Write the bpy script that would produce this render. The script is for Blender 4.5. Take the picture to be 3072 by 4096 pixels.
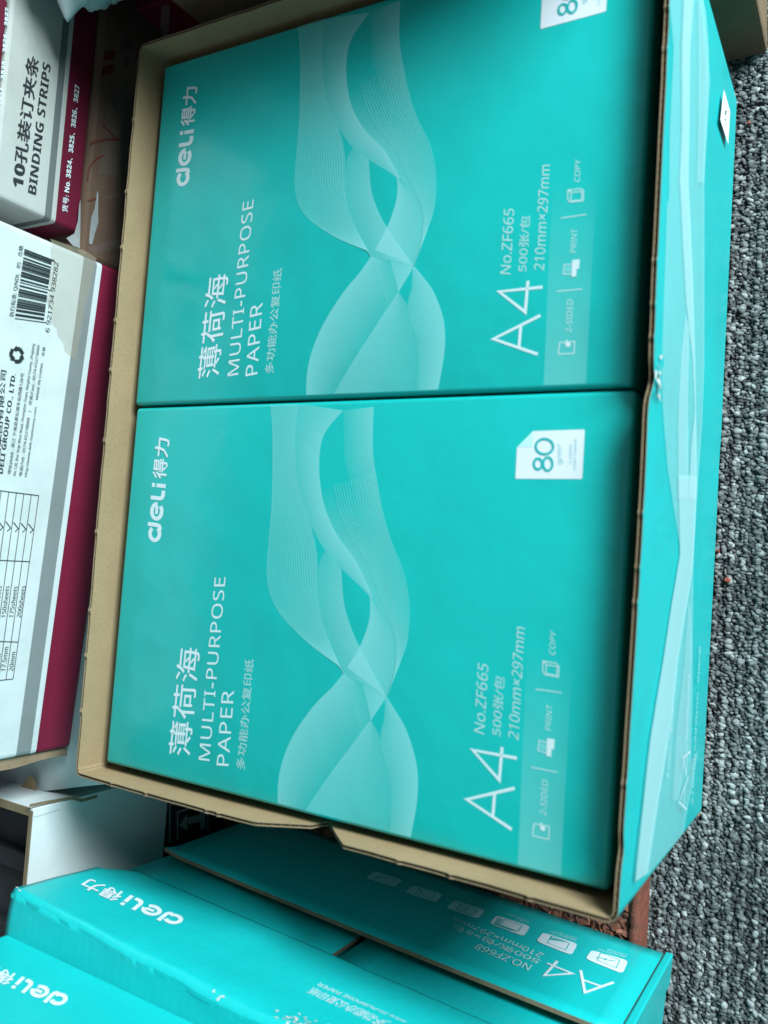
import bpy, bmesh, math, random
from mathutils import Vector, Matrix, noise
from mathutils.geometry import tessellate_polygon

for o in list(bpy.data.objects):
    bpy.data.objects.remove(o, do_unlink=True)
scene = bpy.context.scene
S = 0.001          # everything below is written in millimetres
FLOOR = -200.0     # carpet level; z = 0 is the top of the upper reams

# ------------------------------------------------------------------ camera
CR = Matrix(((0.8658224486, -0.0346617481, 0.4991493271),
             (0.0705632950, 0.9960860902, -0.0532289603),
             (-0.4953506928, 0.0813084500, 0.8648795448)))
CC = Vector((387.522688, 131.769772, 364.904361))
CF = 3412.7904
cam = bpy.data.cameras.new('camera')
cam_o = bpy.data.objects.new('camera', cam)
scene.collection.objects.link(cam_o)
cam_o.matrix_world = Matrix.Translation((CC.x * S, CC.y * S, (CC.z - FLOOR) * S)) @ CR.to_4x4()
cam.sensor_fit = 'VERTICAL'
cam.sensor_height = 36.0
cam.sensor_width = 27.0
cam.lens = CF * 36.0 / 4096.0
cam.clip_start = 0.01
cam.clip_end = 50.0
cam.dof.use_dof = True
cam.dof.focus_distance = 0.56
cam.dof.aperture_fstop = 9.0
scene.camera = cam_o

# ------------------------------------------------------------------ light
world = bpy.data.worlds.new('World')
scene.world = world
world.use_nodes = True
bg = world.node_tree.nodes['Background']
bg.inputs[0].default_value = (0.78, 0.95, 1.0, 1)
bg.inputs[1].default_value = 0.21


def area_lamp(name, loc, target, size, size_y, power, col):
    l = bpy.data.lights.new(name, 'AREA')
    l.shape = 'RECTANGLE'
    l.size = size
    l.size_y = size_y
    l.energy = power
    l.color = col
    o = bpy.data.objects.new(name, l)
    scene.collection.objects.link(o)
    o.location = loc
    d = Vector(target) - Vector(loc)
    o.rotation_euler = d.to_track_quat('-Z', 'Y').to_euler()
    return o


area_lamp('window_light', (1.82, 1.70, 1.24), (0.15, 0.05, 0.18), 1.3, 0.85, 184, (0.80, 0.97, 1.0))

scene.view_settings.view_transform = 'Standard'
scene.view_settings.look = 'None'
scene.view_settings.exposure = 0.0
scene.view_settings.gamma = 1.0
scene.cycles.use_denoising = True
scene.cycles.max_bounces = 6
scene.cycles.transparent_max_bounces = 24

# ------------------------------------------------------------------ helpers
COL = scene.collection


def W(p):
    return Vector((p[0] * S, p[1] * S, (p[2] - FLOOR) * S))


def tag(o, label=None, cat=None, group=None, kind=None):
    if label: o['label'] = label
    if cat: o['category'] = cat
    if group: o['group'] = group
    if kind: o['kind'] = kind
    return o


def thing(name, base, label, cat, group=None):
    o = bpy.data.objects.new(name, None)
    COL.objects.link(o)
    o.empty_display_size = 0.05
    o.location = W(base)
    return tag(o, label, cat, group)


def wloc(o):
    v = Vector((0, 0, 0))
    while o is not None:
        v = v + Vector(o.location)
        o = o.parent
    return v


def mesh(name, verts, faces, mats, parent=None, midx=None, smooth=False, attr=None):
    """one mesh object from world-mm vertices"""
    base = wloc(parent) if parent else Vector((0, 0, 0))
    ws = [W(v) for v in verts]
    loc = Vector((0, 0, 0))
    if parent is None:
        n = len(ws)
        lo = Vector((min(v.x for v in ws), min(v.y for v in ws), min(v.z for v in ws)))
        hi = Vector((max(v.x for v in ws), max(v.y for v in ws), 0))
        loc = Vector(((lo.x + hi.x) / 2, (lo.y + hi.y) / 2, lo.z))
        base = loc
    me = bpy.data.meshes.new(name)
    me.from_pydata([v - base for v in ws], [], faces)
    if not isinstance(mats, (list, tuple)): mats = [mats]
    for m in mats: me.materials.append(m)
    if midx: me.polygons.foreach_set('material_index', midx)
    if smooth: me.polygons.foreach_set('use_smooth', [True] * len(faces))
    if attr:
        for an, vals in attr.items():
            a = me.attributes.new(an, 'FLOAT', 'POINT')
            a.data.foreach_set('value', vals)
    me.update()
    o = bpy.data.objects.new(name, me)
    COL.objects.link(o)
    o.location = loc
    if parent: o.parent = parent
    return o


class Plane:
    def __init__(s, o, ex, ey):
        s.o = Vector(o); s.ex = Vector(ex).normalized(); s.ey = Vector(ey).normalized()
        s.n = s.ex.cross(s.ey)

    def hit(s, x, y):
        d = CR @ Vector(((x - 1536) / CF, -(y - 2048) / CF, -1.0))
        return CC + d * ((s.o - CC).dot(s.n) / d.dot(s.n))

    def px(s, x, y):
        v = s.hit(x, y) - s.o
        return (v.dot(s.ex), v.dot(s.ey))

    def at(s, a, b, h=0.0):
        return s.o + s.ex * a + s.ey * b + s.n * h


PT_ = None


def decal(name, pl, v2, faces, mat, parent, lift=0.15, smooth=False):
    if pl is PT_: v2 = [(min(max(a, 1.9), 209.1), b) for a, b in v2]
    return mesh(name, [pl.at(a, b, lift) for a, b in v2], faces, mat, parent, smooth=smooth)


def fill(loops):
    vs = [p for l in loops for p in l]
    tris = tessellate_polygon([[Vector((p[0], p[1], 0)) for p in l] for l in loops])
    out = []
    for t in tris:
        a, b, c = [vs[i] for i in t]
        cr = (b[0] - a[0]) * (c[1] - a[1]) - (b[1] - a[1]) * (c[0] - a[0])
        if abs(cr) < 1e-9: continue
        out.append(tuple(t) if cr > 0 else (t[0], t[2], t[1]))
    return vs, out


def catmull(pts, n=8, closed=False):
    out = []
    m = len(pts)
    rng = m if closed else m - 1
    for i in range(rng):
        if closed:
            p0, p1, p2, p3 = [pts[(i + k) % m] for k in (-1, 0, 1, 2)]
        else:
            p0, p1, p2, p3 = pts[max(i - 1, 0)], pts[i], pts[i + 1], pts[min(i + 2, m - 1)]
        for k in range(n):
            t = k / n
            out.append(tuple(0.5 * (2 * p1[j] + (p2[j] - p0[j]) * t + (2 * p0[j] - 5 * p1[j] + 4 * p2[j] - p3[j]) * t * t
                                    + (3 * p1[j] - p0[j] - 3 * p2[j] + p3[j]) * t ** 3) for j in range(len(p1))))
    if not closed: out.append(tuple(pts[-1]))
    return out


def ribbon(pts, w):
    """flat stroke along a 2-D polyline, mitred"""
    L, Rr = [], []
    n = len(pts)
    for i, p in enumerate(pts):
        a = pts[max(i - 1, 0)]; b = pts[min(i + 1, n - 1)]
        d1 = Vector((p[0] - a[0], p[1] - a[1])); d2 = Vector((b[0] - p[0], b[1] - p[1]))
        if d1.length < 1e-9: d1 = d2
        if d2.length < 1e-9: d2 = d1
        d1 = d1.normalized(); d2 = d2.normalized()
        t = (d1 + d2)
        t = t.normalized() if t.length > 1e-6 else d1
        nn = Vector((-t.y, t.x))
        k = min(1.0 / max(nn.dot(Vector((-d1.y, d1.x))), 0.35), 2.2)
        L.append((p[0] + nn.x * w / 2 * k, p[1] + nn.y * w / 2 * k))
        Rr.append((p[0] - nn.x * w / 2 * k, p[1] - nn.y * w / 2 * k))
    v = L + Rr
    f = [(n + i, n + i + 1, i + 1, i) for i in range(n - 1)]
    return v, f


def strokes(name, pl, polys, w, mat, parent, lift=0.15):
    vs, fs = [], []
    for i, p in enumerate(polys):
        ww = w[i] if isinstance(w, (list, tuple)) else w
        v, f = ribbon(p, ww)
        b = len(vs)
        vs += [pl.at(a, c, lift + 0.004 * (i % 9)) for a, c in v]
        fs += [tuple(j + b for j in q) for q in f]
    return mesh(name, vs, fs, mat, parent)


_cv = bpy.data.curves.new('glyphs', 'FONT')
_co = bpy.data.objects.new('glyphs', _cv)
COL.objects.link(_co)


def sans(t, heavy):
    """plain sans-serif letters and digits (regular or bold)"""
    out = ''
    for ch in t:
        o = ord(ch)
        if 48 <= o <= 57: out += chr((0x1D7EC if heavy else 0x1D7E2) + o - 48)
        elif 65 <= o <= 90: out += chr((0x1D5D4 if heavy else 0x1D5A0) + o - 65)
        elif 97 <= o <= 122: out += chr((0x1D5EE if heavy else 0x1D5BA) + o - 97)
        else: out += ch
    return out


def glyphs(body, bold=0.0, space=1.0, res=2):
    v, f = glyphs_(sans(body, bold > 0), 0.0, space, res)
    if bold > 0 and any(ord(c) > 0x2E80 for c in body):        # heavier Chinese strokes: shifted copies
        n = len(v); V2, F2 = [], []
        for k, (dx, dy) in enumerate(((-bold, 0), (bold, 0), (0, bold), (0, -bold))):
            V2 += [(p[0] + dx, p[1] + dy) for p in v]; F2 += [tuple(i + k * n for i in q) for q in f]
        return V2, F2
    return v, f


def glyphs_(body, bold=0.0, space=1.0, res=2):
    _cv.body = body; _cv.offset = bold; _cv.space_character = space; _cv.resolution_u = res
    _cv.align_x = 'LEFT'
    dg = bpy.context.evaluated_depsgraph_get(); dg.update()
    me = bpy.data.meshes.new_from_object(_co.evaluated_get(dg))
    v = [(q.co.x, q.co.y) for q in me.vertices]
    f = [tuple(q.vertices) for q in me.polygons]
    bpy.data.meshes.remove(me)
    return v, f


def letters(name, pl, body, LL, LR, UL, mat, parent, lift=0.15, bold=0.0, space=1.0, res=2, local=False):
    """lettering whose bounding box is fitted to three photograph points (start of base line, end of it, top of start)"""
    v, f = glyphs(body, bold, space, res)
    x0 = min(p[0] for p in v); x1 = max(p[0] for p in v); y0 = min(p[1] for p in v); y1 = max(p[1] for p in v)
    A, B, D = (LL, LR, UL) if local else (pl.px(*LL), pl.px(*LR), pl.px(*UL))
    out = []
    for x, y in v:
        s = (x - x0) / (x1 - x0); t = (y - y0) / (y1 - y0)
        out.append((A[0] + s * (B[0] - A[0]) + t * (D[0] - A[0]), A[1] + s * (B[1] - A[1]) + t * (D[1] - A[1])))
    nv = len(out) // 4 if (bold > 0 and any(ord(c) > 0x2E80 for c in body)) else len(out)
    return mesh(name, [pl.at(a, b, lift + 0.02 * (i // nv)) for i, (a, b) in enumerate(out)], f, mat, parent)


# brand word mark, in units of its height
def arc(cx, cy, rx, ry, a0, a1, n=18):
    return [(cx + rx * math.cos(math.radians(a0 + (a1 - a0) * i / n)), cy + ry * math.sin(math.radians(a0 + (a1 - a0) * i / n))) for i in range(n + 1)]


def logo2d():
    V_, F_ = [], []
    w = 0.25

    def add(v, f):
        b = len(V_); V_.extend(v); F_.extend([tuple(i + b for i in q) for q in f])
    add(*ribbon(arc(0.53, 0.45, 0.41, 0.335, 40, 330, 24) + [(0.97, 0.25)][:0], w))            # d bowl
    add(*ribbon([(1.09, 1.0), (1.09, 0.3), (1.02, 0.16), (0.82, 0.12)], w))                    # d stem
    add(*ribbon(arc(1.95, 0.46, 0.47, 0.345, 0, 318, 26), w))                                  # e
    add(*ribbon([(1.78, 0.47), (2.30, 0.47)], 0.19))
    add(*ribbon([(2.79, 0.98), (2.79, 0.32), (2.86, 0.18), (3.02, 0.12), (3.30, 0.12)], w))    # l
    add(*ribbon([(3.60, 0.0), (3.60, 0.66)], w))                                               # i
    add(*ribbon([(3.60, 0.76), (3.60, 0.98)], w))
    for ch, a, b in (('得', 4.02, 5.32), ('力', 5.40, 6.67)):
        v, f = glyphs(ch, 0.022)
        x0 = min(p[0] for p in v); x1 = max(p[0] for p in v); y0 = min(p[1] for p in v); y1 = max(p[1] for p in v)
        add([(a + (p[0] - x0) / (x1 - x0) * (b - a), (p[1] - y0) / (y1 - y0)) for p in v], f)
    return V_, F_


LOGO = logo2d()


def logo(name, pl, LL, LR, UL, mat, parent, lift=0.15):
    A, B, D = pl.px(*LL), pl.px(*LR), pl.px(*UL)
    out = [(A[0] + x / 6.67 * (B[0] - A[0]) + y * (D[0] - A[0]), A[1] + x / 6.67 * (B[1] - A[1]) + y * (D[1] - A[1])) for x, y in LOGO[0]]
    vs = [pl.at(a, b, lift + 0.0004 * (i % 3)) for i, (a, b) in enumerate(out)]
    # each stroke a hair above the last, so that none of them shares a plane
    seen = {}
    return mesh(name, [pl.at(a, b, lift + 0.03 * LIFT[i]) for i, (a, b) in enumerate(out)], LOGO[1], mat, parent)


def _islands():
    n = len(LOGO[0]); par = list(range(n))

    def find(i):
        while par[i] != i: par[i] = par[par[i]]; i = par[i]
        return i
    for f in LOGO[1]:
        for k in f[1:]: par[find(k)] = find(f[0])
    ids = {}
    return [ids.setdefault(find(i), len(ids)) * 0.2 for i in range(n)]


LIFT = _islands()


def box_mesh(x0, x1, y0, y1, z0, z1, bevel=2.0, seg=2):
    bm = bmesh.new()
    bmesh.ops.create_cube(bm, size=1)
    for v in bm.verts:
        v.co = ((x0 + x1) / 2 + v.co.x * (x1 - x0), (y0 + y1) / 2 + v.co.y * (y1 - y0), (z0 + z1) / 2 + v.co.z * (z1 - z0))
    if bevel > 0:
        bmesh.ops.bevel(bm, geom=bm.edges[:], offset=bevel, segments=seg, profile=0.5, affect='EDGES')
    bmesh.ops.recalc_face_normals(bm, faces=bm.faces[:])
    v = [tuple(q.co) for q in bm.verts]; f = [tuple(q.index for q in p.verts) for p in bm.faces]
    bm.free()
    return v, f


def rot2(v, c, deg):
    a = math.radians(deg); ca, sa = math.cos(a), math.sin(a)
    return [(c[0] + (p[0] - c[0]) * ca - (p[1] - c[1]) * sa, c[1] + (p[0] - c[0]) * sa + (p[1] - c[1]) * ca, p[2]) for p in v]


# ------------------------------------------------------------------ materials
def new_mat(name):
    m = bpy.data.materials.new(name)
    m.use_nodes = True
    nt = m.node_tree
    b = nt.nodes['Principled BSDF']
    return m, nt, b


def N(nt, t, **kw):
    n = nt.nodes.new(t)
    for k, v in kw.items(): setattr(n, k, v)
    return n


def coords(nt, scale=(1, 1, 1)):
    tc = N(nt, 'ShaderNodeTexCoord'); mp = N(nt, 'ShaderNodeMapping')
    mp.inputs['Scale'].default_value = scale
    nt.links.new(tc.outputs['Object'], mp.inputs[0])
    return mp.outputs[0]


def noise_n(nt, vec, scale, detail=4, rough=0.55):
    n = N(nt, 'ShaderNodeTexNoise')
    n.inputs['Scale'].default_value = scale; n.inputs['Detail'].default_value = detail; n.inputs['Roughness'].default_value = rough
    nt.links.new(vec, n.inputs['Vector'])
    return n.outputs[0]


def ramp(nt, fac, stops, interp='LINEAR'):
    r = N(nt, 'ShaderNodeValToRGB')
    r.color_ramp.interpolation = interp
    while len(r.color_ramp.elements) < len(stops): r.color_ramp.elements.new(0.5)
    for e, (p, c) in zip(r.color_ramp.elements, stops):
        e.position = p; e.color = (c[0], c[1], c[2], 1) if len(c) == 3 else c
    nt.links.new(fac, r.inputs[0])
    return r.outputs[0]


def bump(nt, b, height, dist, strength=1.0, prev=None):
    n = N(nt, 'ShaderNodeBump')
    n.inputs['Distance'].default_value = dist; n.inputs['Strength'].default_value = strength
    nt.links.new(height, n.inputs['Height'])
    if prev is not None: nt.links.new(prev, n.inputs['Normal'])
    nt.links.new(n.outputs[0], b.inputs['Normal'])
    return n.outputs[0]


def mixc(nt, fac, a, b):
    m = N(nt, 'ShaderNodeMix', data_type='RGBA')
    for sock, v in ((m.inputs[0], fac), (m.inputs[6], a), (m.inputs[7], b)):
        if hasattr(v, 'node') or hasattr(v, 'links'): nt.links.new(v, sock)
        elif isinstance(v, (int, float)): sock.default_value = v
        else: sock.default_value = (v[0], v[1], v[2], 1)
    return m.outputs[2]


def surf(name, c1, c2=None, rough=0.5, scale=40, bumps=((600, 0.0001),), spec=0.5, rvar=0.08, coat=0.0, wave=None):
    """general painted / printed / paper surface: slight colour mottling, uneven gloss, fine relief"""
    m, nt, b = new_mat(name)
    v = coords(nt)
    c2 = c2 or tuple(x * 0.9 for x in c1)
    nz = noise_n(nt, v, scale)
    nt.links.new(ramp(nt, nz, ((0.3, c2), (0.7, c1))), b.inputs['Base Color'])
    mr = N(nt, 'ShaderNodeMapRange')
    nt.links.new(noise_n(nt, v, scale * 0.6), mr.inputs[0])
    mr.inputs[1].default_value = 0.3; mr.inputs[2].default_value = 0.7
    mr.inputs[3].default_value = max(rough - rvar, 0.02); mr.inputs[4].default_value = rough + rvar
    nt.links.new(mr.outputs[0], b.inputs['Roughness'])
    b.inputs['Specular IOR Level'].default_value = spec
    b.inputs['Coat Weight'].default_value = coat
    b.inputs['Coat Roughness'].default_value = 0.15
    prev = None
    for sc, d in bumps:
        prev = bump(nt, b, noise_n(nt, v, sc, 3), d, 1.0, prev)
    if wave:
        wv = N(nt, 'ShaderNodeTexWave'); wv.bands_direction = wave[0]
        wv.inputs['Scale'].default_value = wave[1]; wv.inputs['Distortion'].default_value = 0.6
        wv.inputs['Detail'].default_value = 1.0
        nt.links.new(v, wv.inputs['Vector'])
        bump(nt, b, wv.outputs[1], wave[2], 1.0, prev)
    return m


def ink(name, col, alpha, rough=0.3):
    """flat print that lets some of the ground colour through"""
    m, nt, b = new_mat(name)
    b.inputs['Base Color'].default_value = (*col, 1)
    b.inputs['Roughness'].default_value = rough
    if alpha < 1:
        t = N(nt, 'ShaderNodeBsdfTransparent'); mx = N(nt, 'ShaderNodeMixShader')
        mx.inputs[0].default_value = alpha
        nt.links.new(t.outputs[0], mx.inputs[1]); nt.links.new(b.outputs[0], mx.inputs[2])
        nt.links.new(mx.outputs[0], nt.nodes['Material Output'].inputs[0])
    return m


TEAL = (0.005, 0.375, 0.355)
M = {}
M['wrap'] = surf('teal_wrapper_film', TEAL, (0.005, 0.36, 0.342), rough=0.24, scale=14, bumps=((7, 0.0045), (24, 0.0006), (70, 0.00016), (2500, 0.00001)), spec=0.5, rvar=0.05)
M['teal'] = surf('teal_printed_board', (0.006, 0.43, 0.435), (0.006, 0.405, 0.41), rough=0.33, scale=18, bumps=((16, 0.0016), (900, 0.00003)), wave=('Y', 55, 0.00004))
M['tealx'] = surf('teal_printed_board_cross_flute', (0.006, 0.43, 0.435), (0.006, 0.405, 0.41), rough=0.33, scale=18, bumps=((16, 0.0012), (900, 0.00003)), wave=('X', 55, 0.00003))
M['white_ink'] = ink('white_print', (0.64, 0.68, 0.73), 1.0, 0.35)
M['pale_ink'] = ink('pale_print', (0.66, 0.74, 0.78), 0.8, 0.35)
M['faint_ink'] = ink('faint_print', (0.66, 0.78, 0.80), 0.55, 0.35)
M['teal_ink'] = ink('teal_print', (0.01, 0.36, 0.36), 1.0, 0.35)
M['black_ink'] = ink('black_print', (0.012, 0.014, 0.017), 1.0, 0.5)
M['grey_ink'] = ink('grey_print', (0.25, 0.28, 0.28), 1.0, 0.5)
M['stain'] = ink('water_stain', (0.42, 0.36, 0.26), 0.28, 0.6)
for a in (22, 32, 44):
    M['wr%d' % a] = ink('carton_sheen_print_%d' % a, (0.58, 0.86, 0.90), a / 100, 0.25)  # pale tape and print tone, with reflected light painted into it
for a in (10, 14, 18, 24, 30, 40):
    M['rib%d' % a] = ink('ribbon_print_%d' % a, (0.30, 0.76, 0.76), a / 100, 0.3)


def kraft(name, c1, c2, fib=1.0):
    m, nt, b = new_mat(name)
    v = coords(nt)
    n1 = noise_n(nt, v, 30, 5)
    n2 = noise_n(nt, v, 620, 5, 0.75)
    base = ramp(nt, n1, ((0.3, c2), (0.7, c1)))
    dark = ramp(nt, n2, ((0.30, (0.55, 0.5, 0.42)), (0.48, (1, 1, 1)), (0.62, (1, 1, 1)), (0.75, (1.15, 1.15, 1.12))))
    mm = N(nt, 'ShaderNodeMix', data_type='RGBA', blend_type='MULTIPLY')
    mm.inputs[0].default_value = 0.5 * fib
    nt.links.new(base, mm.inputs[6]); nt.links.new(dark, mm.inputs[7])
    nt.links.new(mm.outputs[2], b.inputs['Base Color'])
    b.inputs['Roughness'].default_value = 0.82
    b.inputs['Specular IOR Level'].default_value = 0.25
    p = bump(nt, b, noise_n(nt, v, 14, 2), 0.0014)
    p = bump(nt, b, n2, 0.00012, 1.0, p)
    return m


M['kraft'] = kraft('kraft_liner', (0.30, 0.208, 0.116), (0.255, 0.175, 0.097))
M['kraft_edge'] = kraft('kraft_cut_edge', (0.24, 0.17, 0.11), (0.15, 0.105, 0.065))
M['brown'] = kraft('brown_carton', (0.18, 0.122, 0.075), (0.14, 0.095, 0.058), 0.7)
M['flute'] = kraft('kraft_fluting', (0.24, 0.18, 0.11), (0.16, 0.12, 0.075))
M['white_board'] = surf('white_printed_board', (0.56, 0.59, 0.60), (0.53, 0.56, 0.57), rough=0.45, scale=22, bumps=((18, 0.0015), (900, 0.00004)), rvar=0.06)
M['paper'] = surf('white_paper', (0.72, 0.74, 0.78), (0.68, 0.70, 0.75), rough=0.6, scale=30, bumps=((60, 0.0004),))
M['torn'] = surf('torn_paper_fibre', (0.55, 0.56, 0.56), (0.36, 0.37, 0.36), rough=0.9, scale=300, bumps=((400, 0.0006),))
M['old_paper'] = surf('grubby_white_paper', (0.25, 0.26, 0.26), (0.19, 0.20, 0.20), rough=0.7, scale=60, bumps=((120, 0.0005),))
M['tape'] = ink('clear_packing_tape', (0.55, 0.62, 0.60), 0.16, 0.12)
M['brown_tape'] = ink('clear_tape_on_kraft', (0.22, 0.18, 0.16), 0.22, 0.12)
M['red_mark'] = ink('red_marker', (0.15, 0.024, 0.012), 0.7, 0.5)
M['dark_red'] = ink('dark_red_print', (0.10, 0.012, 0.016), 0.75, 0.4)
M['maroon'] = surf('maroon_printed_board', (0.145, 0.006, 0.026), (0.125, 0.005, 0.022), rough=0.4, scale=20, bumps=((18, 0.0012),))
M['black_plastic'] = surf('black_plastic', (0.032, 0.034, 0.04), (0.022, 0.024, 0.028), rough=0.45, scale=60, bumps=((200, 0.0002),))
M['bag'] = surf('white_plastic_film', (0.62, 0.68, 0.70), (0.55, 0.61, 0.64), rough=0.38, scale=30, bumps=((60, 0.0012), (160, 0.0004)))


def carton_stripes(name, stops):
    """white carton print with horizontal bands round the foot; stops are heights in metres above the carton's base"""
    m, nt, b = new_mat(name)
    tc = N(nt, 'ShaderNodeTexCoord'); sp = N(nt, 'ShaderNodeSeparateXYZ')
    nt.links.new(tc.outputs['Object'], sp.inputs[0])
    mr = N(nt, 'ShaderNodeMapRange'); mr.inputs[2].default_value = 0.2
    nt.links.new(sp.outputs[2], mr.inputs[0])
    col = ramp(nt, mr.outputs[0], [(h / 0.2, c) for h, c in stops], 'CONSTANT')
    v = coords(nt)
    dirt = ramp(nt, noise_n(nt, v, 26, 6, 0.62), ((0.28, (0.80, 0.79, 0.76)), (0.5, (1, 1, 1)), (1, (1, 1, 1))))
    mm = N(nt, 'ShaderNodeMix', data_type='RGBA', blend_type='MULTIPLY'); mm.inputs[0].default_value = 0.7
    nt.links.new(col, mm.inputs[6]); nt.links.new(dirt, mm.inputs[7])
    nt.links.new(mm.outputs[2], b.inputs['Base Color'])
    b.inputs['Roughness'].default_value = 0.42
    p = bump(nt, b, noise_n(nt, v, 15, 2), 0.002)
    bump(nt, b, noise_n(nt, v, 90, 3), 0.00015, 1.0, p)
    return m


# ------------------------------------------------------------------ floor: carpet
def carpet():
    m, nt, b = new_mat('carpet_backing')
    nt.links.new(ramp(nt, noise_n(nt, coords(nt), 420, 3, 0.6), ((0.3, (0.02, 0.022, 0.023)), (0.55, (0.07, 0.078, 0.08)), (0.75, (0.19, 0.2, 0.2)))), b.inputs['Base Color'])
    b.inputs['Roughness'].default_value = 1
    fl = mesh('floor', [(-2000, -2000, FLOOR - 2.5), (2500, -2000, FLOOR - 2.5), (2500, 2500, FLOOR - 2.5), (-2000, 2500, FLOOR - 2.5)], [(0, 1, 2, 3)], m)
    tag(fl, kind='structure')
    m, nt, b = new_mat('carpet_yarn')
    at = N(nt, 'ShaderNodeAttribute'); at.attribute_name = 'tone'
    col = ramp(nt, at.outputs['Fac'], ((0.0, (0.030, 0.033, 0.035)), (0.35, (0.075, 0.083, 0.085)), (0.65, (0.185, 0.20, 0.20)), (1.0, (0.42, 0.445, 0.445))))
    fib = ramp(nt, noise_n(nt, coords(nt, (1, 3.5, 1)), 900, 3, 0.6), ((0.3, (0.45, 0.45, 0.45)), (0.7, (1.25, 1.25, 1.25))))
    mm = N(nt, 'ShaderNodeMix', data_type='RGBA', blend_type='MULTIPLY'); mm.inputs[0].default_value = 1.0
    nt.links.new(col, mm.inputs[6]); nt.links.new(fib, mm.inputs[7])
    nt.links.new(mm.outputs[2], b.inputs['Base Color'])
    b.inputs['Roughness'].default_value = 0.95
    b.inputs['Specular IOR Level'].default_value = 0.1
    b.inputs['Sheen Weight'].default_value = 0.15
    rnd = random.Random(3)
    vs, fs, tone = [], [], []
    rings = ((0.0, 0.98), (0.62, 0.80), (0.98, 0.30), (0.85, -0.55))
    px, py = 2.6, 1.75
    nx0, nx1 = 0, 72
    for i in range(nx0, nx1):
        rowtone = rnd.gauss(0, 0.06) + (0.12 if i % 3 == 0 else -0.06)
        y = -240.0 + rnd.uniform(0, 3)
        while y < 520:
            x = 225 + i * px + rnd.gauss(0, 0.75)
            py_ = py * rnd.uniform(0.75, 1.35)
            y += py_
            if x < 262 and y > -4 and y < 430: continue
            if abs(y - (435 + (x - 299) * -0.025)) < 0.9: continue      # joint between two carpet tiles
            big = rnd.random() < 0.3
            rx = rnd.uniform(1.1, 2.0) * (1.25 if big else 1); ry = rnd.uniform(0.8, 1.35) * (1.3 if big else 1); rz = rnd.uniform(0.75, 1.25) * (1.3 if big else 1)
            patch = noise.noise(Vector((x * 0.012, y * 0.012, 1.7)))
            t = 0.38 + rowtone + rnd.gauss(0, 0.15) + 0.22 * patch + 0.22 * noise.noise(Vector((x * 0.10, y * 0.55, 5.0))) + (0.17 if big else 0)
            t = min(max(t, 0.02), 0.98)
            if i % 3 == 0: rx *= 1.25; ry *= 1.3; rz *= 1.15
            ang = rnd.gauss(0, 0.6); ca, sa = math.cos(ang), math.sin(ang)
            tilt = rnd.gauss(0, 0.35)
            zc = FLOOR - 1.5 + rnd.uniform(-0.5, 0.35) + (0.45 if i % 3 == 0 else 0.0)
            b0 = len(vs); k = 7
            for r, h in rings:
                kk = 1 if r == 0 else k
                for j in range(kk):
                    th = 2 * math.pi * j / k
                    a = r * rx * math.cos(th) * rnd.uniform(0.7, 1.3); c = r * ry * math.sin(th) * rnd.uniform(0.7, 1.3)
                    vs.append((x + a * ca - c * sa + tilt * h * rz * 0.5, y + a * sa + c * ca, zc + h * rz + rnd.uniform(-0.12, 0.12)))
                    tone.append(min(max(t + rnd.gauss(0, 0.07) + (0.05 if h > 0.5 else -0.12), 0.0), 1.0))
            for j in range(k):
                fs.append((b0, b0 + 1 + j, b0 + 1 + (j + 1) % k))
                for q in range(2):
                    o1 = b0 + 1 + q * k; o2 = o1 + k
                    fs.append((o1 + j, o2 + j, o2 + (j + 1) % k, o1 + (j + 1) % k))
    tag(mesh('carpet_pile', vs, fs, m, fl, smooth=True, attr={'tone': tone}), kind='stuff')
    return fl


carpet()


# ------------------------------------------------------------------ red rubber mat under the cartons
def chunk(rnd, c, r):
    s = [(-1, -1, -1), (1, -1, -1), (1, 1, -1), (-1, 1, -1), (-1, -1, 1), (1, -1, 1), (1, 1, 1), (-1, 1, 1)]
    a = rnd.uniform(0, 6.28); e = rnd.uniform(-0.7, 0.7); q = Matrix.Rotation(a, 3, 'Z') @ Matrix.Rotation(e, 3, 'X') @ Matrix.Rotation(rnd.uniform(-0.6, 0.6), 3, 'Y')
    sx, sy, sz = r * rnd.uniform(0.7, 1.25), r * rnd.uniform(0.55, 1.0), r * rnd.uniform(0.45, 0.8)
    v = []
    for p in s:
        k = Vector((p[0] * sx * rnd.uniform(0.55, 1.0), p[1] * sy * rnd.uniform(0.55, 1.0), p[2] * sz * rnd.uniform(0.6, 1.0)))
        k = q @ k
        v.append((c[0] + k.x, c[1] + k.y, c[2] + k.z))
    f = [(0, 3, 2, 1), (4, 5, 6, 7), (0, 1, 5, 4), (1, 2, 6, 5), (2, 3, 7, 6), (3, 0, 4, 7)]
    return v, f


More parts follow.
